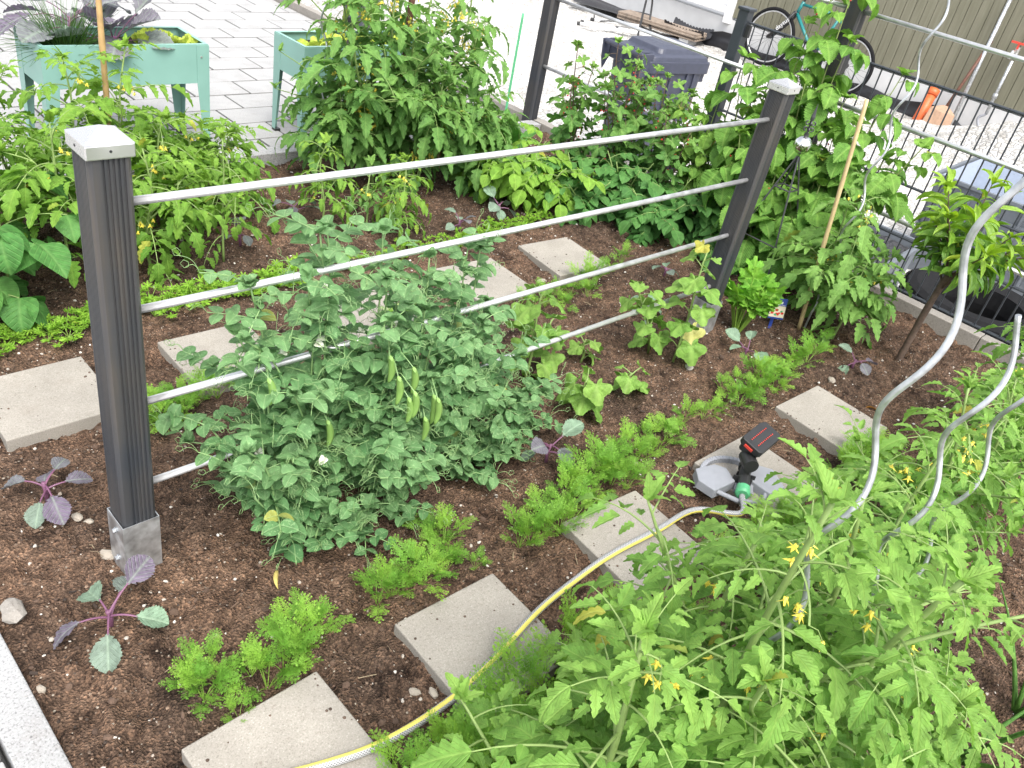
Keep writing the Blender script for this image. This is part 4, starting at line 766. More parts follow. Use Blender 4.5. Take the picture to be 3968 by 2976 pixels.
def palm(rf, n=42, a0=150, cup=.15, droop=.35, wob=.03, seed=0, rings=3):
    g = np.random.default_rng(seed); th = np.radians(np.linspace(-a0, a0, n)); V = [(0, 0, 0)]; UV = [(.5, 0)]
    ph = g.uniform(0, 6, 3)
    for k in range(1, rings+1):
        f = k/rings
        for a in th:
            r = rf(math.degrees(a))*f; x, y = r*math.sin(a), r*math.cos(a)
            z = cup*r*r-droop*max(0, y)**2*.6+wob*f*f*(math.sin(5*a+ph[0])+.6*math.sin(9*a+ph[1]))-.10*f*abs(math.sin(a*2.5))**8
            V.append((x, y, z)); UV.append((.5+x*.5, r))
    t = [(0, i+2, i+1) for i in range(n-1)]; q = [(1+k*n+i, 1+k*n+i+1, 1+(k+1)*n+i+1, 1+(k+1)*n+i) for k in range(rings-1) for i in range(n-1)]
    return dict(v=np.array(V, float), q=np.array(q), t=np.array(t), uv=np.array(UV, float))
def jit(ts, ws, seed, a=.06):
    g = np.random.default_rng(seed); ws = np.array(ws)*(1+g.uniform(-a, a, len(ws))); return ts, ws
TT = [0, .05, .13, .20, .27, .34, .41, .48, .56, .63, .72, .79, .88, .94, 1]; TW = [.012, .09, .20, .245, .15, .225, .24, .145, .20, .185, .11, .13, .085, .05, 0]
TOM = [blade(*jit(TT, TW, s), fold=fo, bend=be, across=2, ripple=.018, rn=7, twist=tw) for s, fo, be, tw in ((1, .25, .5, .2), (2, .45, .9, -.3), (3, .1, 1.3, .1), (4, .6, .3, -.15), (5, .3, 1.0, .4))]
TOMS = [blade([0, .2, .45, .75, 1], [.02, .3, .36, .2, 0], fold=.3, bend=b, across=1) for b in (.4, .9)]
OV = [0, .06, .16, .3, .45, .6, .75, .88, 1]; OVW = [.02, .16, .30, .39, .40, .35, .25, .12, 0]
POT = [blade(*jit(OV, OVW, s, .03), fold=fo, bend=be, across=2, ripple=.012, rn=5) for s, fo, be in ((1, .15, .5), (2, .3, .9), (3, .05, .7))]
PEAL = [blade([0, .04, .14, .3, .5, .7, .86, .96, 1], np.array([.05, .22, .36, .42, .40, .31, .18, .06, 0])*k, fold=fo, bend=be, across=2, ripple=.008, rn=4) for k, fo, be in ((1, .2, .4), (1.1, .5, .8), (.95, -.1, .5))]
STIP = [blade([0, .08, .2, .4, .6, .8, .93, 1], [.30, .45, .46, .42, .36, .24, .1, 0], fold=fo, bend=be, across=2, ripple=.015, rn=4) for fo, be in ((.3, .5), (.7, .9))]
def serr(n=13, amp=.11, W=.39, pk=.38):
    ts, ws = [], []
    for i in range(n):
        t = i/n; b_ = W*math.sin(math.pi*min(1, (t+.02))**.72)**.9 if t > 0 else .04
        ts += [t, t+.72/n]; ws += [b_*(1-amp*.4), W*max(0, math.sin(math.pi*min(1, t+.72/n)**.72))**.9*(1+amp)]
    return np.array(ts+[1.0]), np.array(ws+[0])
RAS = [blade(*serr(), fold=fo, bend=be, across=2, ripple=.028, rn=10) for fo, be in ((.25, .6), (.4, 1.1), (.1, .8))]
BEAN = [blade([0, .04, .12, .25, .4, .55, .7, .84, .94, 1], [.05, .25, .40, .46, .44, .37, .27, .15, .06, 0], fold=fo, bend=be, across=2, ripple=.012, rn=4) for fo, be in ((.15, .6), (.35, 1.2), (.0, .9))]
PEA_ = [blade([0, .1, .25, .4, .55, .7, .85, 1], np.array([.015, .065, .11, .128, .12, .09, .05, 0]), fold=fo, bend=be, across=2, ripple=.015, rn=5, twist=tw) for fo, be, tw in ((.5, .8, .3), (.9, 1.4, -.4), (.3, 1.9, .2), (.7, .3, .5))]
def cucr(a): a = abs(a); return (.50+.10*math.cos(math.radians(a*5))+.16*math.cos(math.radians(a)))*(1 if a < 125 else 1-(a-125)/25*.55)*(1+.025*math.sin(a*1.3))
def curr(a): a = abs(a); return (.47+.16*math.cos(math.radians(a*360/72)) if a < 110 else .34+(150-a)/40*.05)*(1+.045*math.sin(a*.85))
CUC = [palm(cucr, cup=c, droop=d, seed=s, wob=.035) for c, d, s in ((.25, .5, 1), (.1, .9, 2), (-.15, .5, 3))]
CUR = [palm(curr, n=50, cup=c, droop=d, seed=s, wob=.025) for c, d, s in ((.2, .5, 4), (-.1, .8, 5), (.1, .3, 6))]
def koh(seed, bend, fold):
    ts = np.linspace(0, 1, 25); g = np.random.default_rng(seed); ws = .40*np.sin(np.pi*np.clip(ts*.97+.03, 0, 1)**1.15)**.75; ws[::2] *= .90; ws *= 1+g.uniform(-.05, .05, 25); ws[0] = .02; ws[1] = .05; ws[2] *= .5; ws[3] *= 1.05; ws[4] *= .7; ws[-1] = .0
    return blade(ts, ws, fold=fold, bend=bend, across=2, ripple=.022, rn=5)
KOH = [koh(1, .5, .3), koh(2, .9, .15), koh(3, .2, .5)]
LET = [blade(np.linspace(0, 1, 12), .12+.42*np.linspace(0, 1, 12)**.8*np.array([1]*9+[.95, .85, .6]), fold=.5, bend=-.5, across=3, ripple=.06, rn=4) for _ in (0, 1)]
HOR = [blade(np.linspace(0, 1, 22), .16*np.sin(np.pi*np.linspace(.03, 1, 22)**.9)**.6*(1+.07*np.sin(np.arange(22)*2.1)), fold=.3, bend=b, across=2, ripple=.02, rn=8) for b in (.3, .7)]
def carrot_tpl(seed, fine=1.0):
    """finely divided leaf of length 1, three times pinnate, each last segment a narrow triangle pair"""
    g = np.random.default_rng(seed); V, T, UV = [], [], []; bend = g.uniform(.5, 1.1)
    def seg(o, d, n, L, wd):
        s = np.cross(d, n); k = len(V); V.extend([o-s*wd*.35, o+s*wd*.35, o+d*L*.55+s*wd+n*L*.05, o+d*L, o+d*L*.55-s*wd+n*L*.05]); UV.extend([(.5, .5)]*5); T.extend([(k, k+1, k+2), (k, k+2, k+4), (k+4, k+2, k+3)])
    def rib(o, e, n, wd): d = e-o; s = np.cross(d/np.linalg.norm(d), n)*wd; k = len(V); V.extend([o-s, o+s, e+s*.6, e-s*.6]); UV.extend([(.5, .5)]*4); T.extend([(k, k+1, k+2), (k, k+2, k+3)])
    def branch(o, d, n, L, lvl, np_):
        s = np.cross(d, n); e = o+d*L; rib(o, e, n, L*.012 if lvl else .008)
        for i in range(np_):
            f = .16+.84*i/np_ if lvl else .12+.86*i/np_
            l2 = L*(.52 if lvl == 0 else .44)*(1-f*.78)*g.uniform(.85, 1.15)
            for sd in (-1, 1):
                ang = g.uniform(.75, 1.0); dd = d*math.cos(ang)+s*sd*math.sin(ang); dd = dd+n*g.uniform(-.22, .30); dd /= np.linalg.norm(dd); nn = n-dd*(n@dd); nn /= np.linalg.norm(nn)
                oo = o+d*L*f
                if lvl == 0: branch(oo, dd, nn, l2, 1, max(2, int(np_*.62)))
                else:
                    for a in (-.5, .05, .55): s2 = np.cross(dd, nn); d3 = dd*math.cos(a)+s2*math.sin(a); seg(oo+dd*l2*(.1 if a else .3), d3/np.linalg.norm(d3), nn, l2*(.9 if abs(a) > .1 else 1.0), l2*.088)
        for a in (-.5, 0, .5): d3 = d*math.cos(a)+s*math.sin(a); seg(e-d*L*.06, d3, n, L*(.10 if lvl == 0 else .22), L*(.018 if lvl == 0 else .05))
    branch(np.zeros(3), np.array((0, 1., 0)), np.array((0, 0, 1.)), 1.0, 0, 7)
    V = np.array(V); y = V[:, 1].copy(); z = V[:, 2].copy(); a = bend*y; V[:, 1] = np.sin(a)/bend*1.0+np.sin(a)*0-z*np.sin(-a)*-1*0; V[:, 2] = z-(1-np.cos(a))/bend
    return dict(v=V, t=np.array(T), uv=np.array(UV))
CAR = [carrot_tpl(s) for s in range(5)]
def celr(a): a = abs(a); return (.50+.13*math.cos(math.radians(a*360/56)))*(1+.22*((a/14.0) % 1-.5)) if a < 100 else .25
CEL = [palm(celr, n=44, a0=105, cup=c, droop=.5, seed=s, wob=.05) for c, s in ((.2, 1), (-.2, 2))]
PAR = [palm(lambda a: (.36+.26*math.cos(math.radians(abs(a)*360/52)))*(1 if abs(a) < 100 else .5), n=26, a0=105, cup=.2, droop=.3, seed=s, wob=.06, rings=2) for s in (3, 4)]

def pick(L): return L[int(rng.integers(len(L)))]
class Plant:
    def __init__(s): s.fol = MB(); s.stem = MB(); s.extra = []
    def finish(s, root, leaf, stem):
        if s.fol.n: s.fol.build('foliage', leaf, root, smooth=True)
        if s.stem.n: s.stem.build('stem', stem, root, smooth=True)
        for nm, mb, mat in s.extra: mb.build(nm, mat, root, smooth=True)
        return root
def leaflet(P, T, o, d, up, L, tint, roll=0):
    F = frame(d, up); 
    if roll: F = F @ rotm((0, 1, 0), roll)
    if U(0, 1) < .007: tint = U(1.2, 1.7)
    P.fol.put(T, F*L, o, tint)
def curve(o, d, L, droop, n=7, up=(0, 0, 1)):
    """petiole or branch: starts along d, bends down (or up, droop<0)"""
    p = [np.array(o, float)]; d = np.array(d, float); d /= np.linalg.norm(d)
    for i in range(n-1):
        d = d+np.array((0, 0, -droop/(n-1))); d = d/np.linalg.norm(d); p.append(p[-1]+d*L/(n-1))
    return np.array(p)
def along(C, f):
    x = f*(len(C)-1); i = min(int(x), len(C)-2); return C[i]+(C[i+1]-C[i])*(x-i), (C[i+1]-C[i])/np.linalg.norm(C[i+1]-C[i])
def tomato_leaf(P, o, d, L, tint, T=TOM, pairs=3, wide=1.0, droop=1.0):
    C = curve(o, d, L, droop*U(.8, 1.3)); P.stem.tube(C, np.linspace(.0022, .0008, len(C))*min(1.2, L/.2+.3), 5, cap=False)
    for k in range(pairs):
        f = .32+.58*k/pairs+U(-.03, .03); p, t = along(C, f); S = np.cross(t, (0, 0, 1)); S /= np.linalg.norm(S)+1e-9; ll = L*(.30+.10*(k == 1))*U(.8, 1.15)*wide
        for sd in (-1, 1): dd = t*.55+S*sd*U(.75, 1)+np.array((0, 0, U(-.35, .1))); leaflet(P, pick(T), p+dd*.012, dd, (0, 0, 1), ll, min(1, max(0, tint+U(-.15, .15))), U(-.4, .4))
        p, t = along(C, f+.1)
        for sd in (-1, 1):
            if U(0, 1) < .6: dd = t*.4+S*sd+np.array((0, 0, U(-.2, .3))); leaflet(P, pick(TOMS), p, dd, (0, 0, 1), ll*U(.25, .4), tint, U(-.4, .4))
    p, t = along(C, 1); leaflet(P, pick(T), p, t+np.array((0, 0, U(-.5, 0))), (0, 0, 1), L*.46*U(.85, 1.15)*wide, tint, U(-.3, .3))
def flower_truss(P, o, d, n, L=.07, fruit=0):
    C = curve(o, d, L, 1.6); P.stem.tube(C, .0013, 5, cap=False); fl = MB(); fr = MB()
    for k in range(n):
        p, t = along(C, U(.4, 1)); e = p+np.array((U(-.02, .02), U(-.02, .02), U(-.028, -.008))); P.stem.tube([p, (p+e)/2+np.array((0, 0, .006)), e], .0007, 4, cap=False)
        if k < fruit: fr.add(IV*U(.006, .011)+e, t=IF); continue
        dn = np.array((U(-.4, .4), U(-.4, .4), -1)); F = frame(dn, (1, 0, 0))
        for j in range(5): a = j*1.2566+U(0, .3); r = U(.3, 1); fl.add([e, e+F @ np.array((.0035*math.cos(a-.5), .005, .0035*math.sin(a-.5))), e+F @ np.array((.013*r*math.cos(a), .013-.006*r, .013*r*math.sin(a))), e+F @ np.array((.0035*math.cos(a+.5), .005, .0035*math.sin(a+.5)))], q=[(0, 1, 2, 3)])
        fl.tube([e, e+F @ np.array((0, .011, 0))], [.003, .0012], 5)
    if fl.n: P.extra.append(('flower_cluster', fl, M['yellow']))
    if fr.n: P.extra.append(('green_tomato', fr, M['fruit']))
def tomato(x, y, h, lean, label, group, mat='tom', n=16, L=.2, spread=.12, side=2, trusses=2, T=TOM, wide=1.0, rad=.0055, droop=1.0, az0=None, tb=.15, bare=.0, fruit=0, up=.5, bloom=0):
    """leafy tomato plant; lean = (dx, dy) offset of its tip"""
    root = thing('tomato_plant', label, 'tomato plant', (x, y, sz(x, y)), 0, group); P = Plant()
    def shoot(o, e, r, n, L, az, f0=.12, tint0=tb):
        k = 14; b_ = np.array([U(-.02, .02), U(-.02, .02), 0]); C = np.array([o+(e-o)*t+np.array((0, 0, (e-o)[2]*0))+b_*math.sin(t*7)+np.array((0, 0, .02*math.sin(t*3.14))) for t in np.linspace(0, 1, k)])
        P.stem.tube(C, np.linspace(r, r*.4, k), 7)
        for i in range(n):
            f = f0+(1-f0)*(i/n)**.9; p, t = along(C, min(f, .995)); az = az+2.4+U(-.4, .4); el = up+U(-.3, .3)+(.5 if f > .85 else 0)
            d = sph(az, el); s = L*(1-.55*max(0, f-.7)/.3)*(.75+.25*min(1, f*3))*U(.8, 1.15)
            tomato_leaf(P, p, d, s, min(1, max(0, tint0+.65*f**2+U(-.12, .12))), T, wide=wide, droop=droop)
        for i in range(5): d = sph(U(0, 6.28), U(.6, 1.4)); leaflet(P, pick(TOM), C[-1], d, (0, 0, 1), L*U(.2, .34), min(1, tint0+.7), U(-.5, .5))
        return C
    o = np.zeros(3); tip = np.array((lean[0], lean[1], h)); az = U(0, 6) if az0 is None else az0
    C = shoot(o, tip, rad, n, L, az, max(.12, bare))
    for i in range(side):
        p, t = along(C, U(.12, .55)); a = U(0, 6.28); e = p+sph(a, U(.4, 1.1))*h*U(.28, .5); shoot(p, e, rad*.6, max(4, n//3), L*.85, U(0, 6), .2)
    for i in range(trusses): p, t = along(C, U(.4, .95)); flower_truss(P, p, sph(U(0, 6.28), U(-.1, .6)), int(rng.integers(3, 8))+bloom, U(.05, .09)+.003*bloom, fruit)
    return P.finish(root, M[mat], M['stem_t'])

# ---- front tomatoes, row under the spiral stakes at the lower right
G = 'tomato plants in the front row'
FT = [(.28, -1.07, .84, (.03, .02), 'tall tomato plant hiding the lower end of the nearest spiral stake'), (.17, -1.01, .68, (-.03, .02), 'tomato plant nearest the picture bottom, its big leaves reaching over the hose'), (.27, -1.17, .54, (.0, -.04), 'tomato plant at the very bottom edge of the picture, below the hose-side tomato'), (.36, -1.12, .78, (.03, -.06), 'bushy tomato plant at the foot of the nearest spiral stake'),
      (.42, -.99, .60, (.04, .04), 'tomato plant between the nearest spiral stake and the sprinkler'), (.60, -1.05, .68, (.0, .02), 'tomato plant between the nearest and second spiral stake'), (.62, -1.15, .50, (.02, -.02), 'tomato plant leaning right at the foot of the second spiral stake'),
      (.90, -1.06, .66, (.0, .03), 'tomato plant at the foot of the third spiral stake'), (1.2, -1.03, .62, (.02, .05), 'tomato plant beyond the third spiral stake, beside the last slab'), (1.5, -1.03, .56, (.0, .02), 'tomato plant farther back in the front row, before the bare soil by the kerb'),
      (1.85, -1.02, .54, (.02, .0), 'tomato plant near the right kerb, farthest but one of the front row'), (2.2, -1.0, .62, (.0, .05), 'farthest tomato plant of the front row, against the right kerb')]
for i, (x, y, h, l, lab) in enumerate(FT): tomato(x, y, h, l, lab, G, n=25, L=.15 if i < 6 else .145, side=5, trusses=5, rad=.0078 if i < 7 else .006, mat='tom', wide=1.0, tb=.12, bare=.3 if i < 5 else .15)
# ---- big dark bush in the middle back
BT = [(1.72, 1.47, .86, (-.02, .05), 'tall dark tomato bush at the brown wooden stake'), (1.60, 1.42, .74, (-.17, .02), 'dark tomato bush leaning left towards the mint planter, around the silver spiral'), (1.92, 1.45, .78, (.14, .02), 'dark tomato bush spreading right of the brown stake with many yellow flowers'), (1.76, 1.33, .46, (.02, -.06), 'low dark front part of the tomato bush below the brown stake'), (1.5, 1.5, .5, (-.05, 0), 'dark tomato bush at the left end, before the half hidden planter'), (2.0, 1.3, .42, (.05, -.02), 'dark tomato plant at the right foot of the big bush, beside the pale potato leaves')]
for x, y, h, l, lab in BT: tomato(x, y, h, l, lab, 'dark tomato plants around the brown stake', mat='tomd', n=20, L=.17, side=7, trusses=9, T=TOM, wide=1.4, rad=.007, tb=.15, up=.4, droop=.75, bloom=9)
bt = tomato(1.75, 1.5, 1.0, (.26, .06), 'loose long branches of tomato reaching up right over the gravel view', 'dark tomato plants around the brown stake', mat='tomd', n=16, L=.14, side=6, trusses=9, bloom=8, wide=1.25, rad=.006, tb=.3)
tomato(1.66, 1.5, .98, (-.30, .05), 'loose tomato branches reaching up left before the patio', 'dark tomato plants around the brown stake', mat='tomd', n=14, L=.14, side=5, trusses=6, bloom=6, wide=1.25, rad=.006, tb=.3)
# ---- yellow green tomatoes at the left
LT = [(.52, 1.07, .40, (.0, .0), 'bright tomato plant just right of the near post, its leaves hanging to the soil'), (.30, 1.12, .46, (.0, .02), 'bright tomato plant hidden behind the near post'), (.02, 1.42, .60, (-.02, 0), 'tomato plant at the far left edge with a yellow flower cluster'), (.25, 1.45, .50, (.03, .02), 'tomato plant before the left end of the mint planter'), (.44, 1.42, .52, (.02, .02), 'tomato plant standing before the brown bamboo cane'),
      (.62, 1.47, .56, (.02, 0), 'tomato plant whose top crosses the mint planter front'), (.80, 1.42, .36, (.0, -.02), 'low bright tomato plant at the right end of the left tomato group'), (.66, 1.28, .40, (0, 0), 'bright tomato plant in the middle of the left tomato group'), (.12, 1.28, .48, (-.04, 0), 'tomato plant above the dark bean leaves'), (-.12, 1.3, .58, (0, 0), 'leggy tomato plant cut by the left picture edge'), (.93, 1.36, .30, (0, 0), 'last tomato plant of the left group next to the soil and kerb')]
for x, y, h, l, lab in LT: tomato(x, y, h, l, lab, 'bright tomato plants at the left', mat='tomy', n=18, L=.165, side=3, trusses=2, rad=.0055, tb=.15, wide=1.1, droop=.95)
for x, y, h, lab, n in ((.745, 1.05, .40, 'young yellowish tomato plant with a bare stem, left of the peas', 12), (1.18, 1.16, .32, 'young tomato plant before the big bush, left of the thin seedlings', 13), (1.42, 1.0, .30, 'young tomato plant of thin stems before the right of the big bush', 10), (1.45, 1.06, .27, 'slim tomato seedling behind the young thin-stemmed tomato', 8), (1.34, 1.1, .24, 'small dark-leaved tomato seedling between the two young tomatoes', 7)):
    tomato(x, y, h, (.01, .02), lab, 'young tomato plants', mat='tomy' if 'dark' not in lab else 'tomd', n=n, L=.13, side=1, trusses=1, rad=.0045, tb=.25, wide=.9, bare=.2, droop=1.4)
# ---- tomatoes in the right corner, tied to the bamboo and the silver spiral
for x, y, h, l, lab in ((2.45, -.22, .56, (-.02, .02), 'tomato plant climbing the silver spiral stake in the right corner'), (2.43, -.30, .34, (.0, -.02), 'lower tomato plant before the bamboo cane with yellow flowers'), (2.50, -.16, .48, (.0, .03), 'tomato plant behind the bamboo cane, beside the obelisk')):
    tomato(x, y, h, l, lab, 'tomato plants in the right corner', mat='tomd', n=13, L=.16, side=3, trusses=5, wide=1.35, rad=.005, tb=.55, fruit=1)

# ---- peas
def tendril(P, o, d, L):
    F = frame(d); C = []
    for t in np.linspace(0, 1, 16):
        if t < .6: p = np.array((0, L*t, .012*math.sin(t*5)))
        else: a = (t-.6)/.4*7.5; r = .010*(1-(t-.6)/.4*.6); p = np.array((0, L*.6+r*math.sin(a), .012*math.sin(3)+r*(1-math.cos(a))))
        C.append(o+F @ p)
    P.stem.tube(C, .00055, 4, cap=False)
def pea(x, y, h, lean, label, n=12, small=1.0, pods=0, flowers=1, shoots=3):
    root = thing('pea_plant', label, 'pea plant', (x, y, sz(x, y)), 0, 'pea plants climbing the rails'); P = Plant()
    def vine(o, e, n, L):
        k = n+2; C = [o+(e-o)*t+np.array((.012*math.sin(9*t+1), .012*math.cos(8*t), 0)) for t in np.linspace(0, 1, k)]; P.stem.tube(C, np.linspace(.0026, .0017, k), 6)
        az = U(0, 6.28)
        for i in range(1, k):
            p = C[i]; az += 3.14+U(-.9, .9); f = i/k; ti = .15+.55*f+U(-.15, .2)
            for sd in (-1, 1): leaflet(P, pick(STIP), p, sph(az+sd*U(.5, 1.0), U(-.1, .6)), (0, 0, 1), L*.9*small*U(.8, 1.2)*(.7+.3*min(1, (1-f)*3)), ti, U(-.5, .5))
            Cl = curve(p, sph(az, U(.2, .8)), L*2.2*U(.8, 1.2), U(.2, .8)); P.stem.tube(Cl, .0011, 5, cap=False)
            for ff in (.45, .78):
                q, t = along(Cl, ff); S = np.cross(t, (0, 0, 1)); S /= np.linalg.norm(S)+1e-9
                for sd in (-1, 1): leaflet(P, pick(PEAL), q, t*.5+S*sd+np.array((0, 0, U(-.2, .35))), (0, 0, 1), L*U(.75, 1.1)*small, ti, U(-.5, .5))
            q, t = along(Cl, 1)
            for _ in range(2): tendril(P, q, t+np.array((U(-.7, .7), U(-.7, .7), U(-.3, .7))), U(.04, .09)*min(1, small+.2))
        for i in range(5): leaflet(P, pick(STIP), C[-1], sph(U(0, 6.28), U(.5, 1.3)), (0, 0, 1), L*U(.5, .85), .7, U(-.5, .5))
        return C
    C = vine(np.zeros(3), np.array((lean[0], lean[1], h)), int(n*1.2), .0375)
    for i in range(shoots): p = C[int(rng.integers(1, max(2, n//2)))]; vine(p, p+sph(U(0, 6.28), U(.3, 1.2))*h*U(.3, .55), max(3, n//2+1), .034)
    for i in range(flowers):
        p = C[int(rng.integers(n//2, n+1))]; e = p+sph(U(0, 6.28), .5)*.04; P.stem.tube([p, e], .0009, 4); fl = MB(); F = frame(sph(U(0, 6.28), U(-.3, .3)))
        for a in (-.5, .5): fl.put(STIP[0], F @ rotm((0, 1, 0), a)*.019, e)
        fl.put(PEAL[0], F*.014, e); P.extra.append(('pea_flower', fl, M['petal']))
    for i in range(pods):
        p, t = along(np.array(C), U(.45, .8)); e = p+np.array((U(-.06, -.01), U(-.12, -.08), .02)); P.stem.tube([p, (p+e)/2+np.array((0, 0, .02)), e], .001, 4); pd = MB(); L = U(.06, .085); k = np.linspace(0, 1, 12); w_ = .0078*np.sin(np.pi*np.clip(k*.96+.03, 0, 1))**.5
        pd.tube([e+np.array((.012*math.sin(t*2.5), .004*t, -L*t)) for t in k], w_, 8); lo = e; pd.put(TOMS[0], frame((0, -.6, -.5))*.012, e); pd.put(TOMS[0], frame((.6, .2, -.5))*.012, e); P.extra.append(('pea_pod', pd, M['pod']))
    return P.finish(root, M['pea'], M['stem_p'])
PE = [(.29, -.13, .34, (-.14, -.04), 'pea plant reaching farthest left towards the near post shoe', 8, 0), (.34, -.03, .48, (-.12, .03), 'pea plant leaning left over the second rail from the bottom near the post', 9, 0), (.30, -.06, .58, (-.06, .05), 'pea plant at the left end of the pea row, next to the near post', 11, 1), (.36, -.10, .40, (-.09, -.02), 'low pea plant leaning left before the left end of the row', 8, 0), (.42, -.04, .66, (-.03, .04), 'tallest pea plant at the left, topped by white flowers above the second rail', 13, 0), (.48, -.10, .50, (.0, -.03), 'pea plant with hanging pods in the front of the left half', 10, 3), (.55, -.03, .62, (.03, .05), 'pea plant left of the middle of the row, behind the pods', 12, 0), (.58, -.10, .42, (.03, -.04), 'front pea plant with two green pods in the middle of the row', 9, 3),
      (.66, -.05, .54, (.02, .03), 'pea plant in the middle of the row with a drooping crown', 11, 0), (.70, -.03, .46, (.0, .03), 'pea plant right of the middle, above the third rail', 11, 0), (.46, .0, .64, (-.02, .05), 'tall pea plant at the back of the left half, above the second rail', 13, 0), (.39, -.03, .58, (-.03, .02), 'upright pea plant in the left third of the row', 12, 1), (.53, -.07, .56, (.0, .0), 'pea plant in the front of the left half with pods near the top', 12, 2), (.62, .0, .50, (.02, .03), 'pea plant at the back of the row middle', 10, 0), (.76, -.08, .40, (.03, -.02), 'short pea plant in the front right of the middle', 8, 0), (.80, .0, .52, (.03, .02), 'pea plant in the right half with leaves over the second rail', 11, 0), (.86, .01, .52, (.02, .02), 'pea plant near the right end of the row with upright crown', 11, 0), (.92, .01, .34, (.02, .02), 'right end pea plant beside the thin brown stick', 7, 0)]
for x, y, h, l, lab, n, pods in PE: pea(x-.025 if x > .5 else x, y, h, l, lab, n, pods=pods, flowers=2 if h > .5 else 1)
for x, y, h, lab in ((.70, -.16, .13, 'small pea plant creeping on soil before the row middle'), (.79, -.15, .15, 'small round-leaved pea plant right of the creeping one'), (.87, -.11, .16, 'small pea plant at the front of the right half'), (.95, -.10, .15, 'small pea plant by the foot of the thin brown stick'), (.30, -.16, .14, 'low pea plant at the lower left corner of the pea row'), (.40, -.18, .12, 'low pea plant beside the tan leaning stick'), (.50, -.17, .14, 'low pea plant at the lower middle edge of the pea row')):
    pea(x, y, h, (.02, -.02), lab, 5, .85, 0, 0, 1)

# ---- cucumbers
def palm_plant(name, cat, x, y, leaves, label, group, mat, T, stemmat='stem_t', vine=None, extra=None):
    """leaves: (height, azimuth, petiole length, blade size, tint)"""
    root = thing(name, label, cat, (x, y, sz(x, y)), 0, group); P = Plant()
    if vine is not None: P.stem.tube(vine, np.linspace(.0045, .0025, len(vine)), 7)
    for f, az, pl, s, ti in leaves:
        o = along(vine, f)[0] if vine is not None else np.array((0, 0, f)); C = curve(o, sph(az, U(.4, 1.0)), pl, U(.3, .9)); P.stem.tube(C, .0018, 5, cap=False); p, t = along(C, 1)
        leaflet(P, pick(T), p, t*.8+np.array((0, 0, U(-.9, -.2))), (0, 0, 1), s*1.35, ti, U(-.4, .4))
    if extra: extra(P)
    return P.finish(root, M[mat], M[stemmat])
def cucumber(px, py, h, lean, n, s, lab):
    p = at(px, py); k = 8; V = np.array([np.array((lean[0]*t, lean[1]*t, h*t**.8))+np.array((.008*math.sin(6*t), 0, 0)) for t in np.linspace(0, 1, k)])
    lv = [((i+.6)/n, i*2.4+U(-.5, .5), s*U(.5, 1.0), s*U(.75, 1.15)*(1 if i < n*.8 else .6), U(.1, .6)+.3*i/n) for i in range(n)]
    return palm_plant('cucumber_plant', 'cucumber plant', p[0], p[1], lv, lab, 'cucumber plants along the fence', 'cuc', CUC, vine=V)
cucumber(1452, 785, .38, (.06, .04), 18, .056, 'tall cucumber vine at the far post, with one yellowing bottom leaf')
cucumber(1400, 762, .27, (-.13, .03), 13, .054, 'cucumber vine leaning left over the lowest rail before the far post')
cucumber(1130, 832, .32, (.02, .02), 13, .058, 'upright cucumber plant just right of the peas at the lower rails')
cucumber(1248, 898, .13, (.0, .0), 9, .06, 'low broad-leaved cucumber plant behind the small purple kohlrabi')
cucumber(1165, 800, .16, (.03, .02), 9, .054, 'sprawling cucumber plant under the rails between the peas and the small seedlings')
cucumber(1350, 855, .08, (.0, .0), 7, .048, 'small cucumber seedling in the open soil, right of the broad one')
cucumber(1255, 778, .09, (.0, .0), 8, .045, 'small cucumber seedling under the lowest rail with a yellow bud')
p = at(1478, 750); b = MB(); b.put(CUC[1], frame((-.3, -.6, -.6))*.085, np.zeros(3), .5); o = b.build('yellow_leaf', M['cucy'], smooth=True); o.location = (p[0], p[1], .075); tag(o, 'large yellow withering cucumber leaf hanging low before the far post', 'leaf')
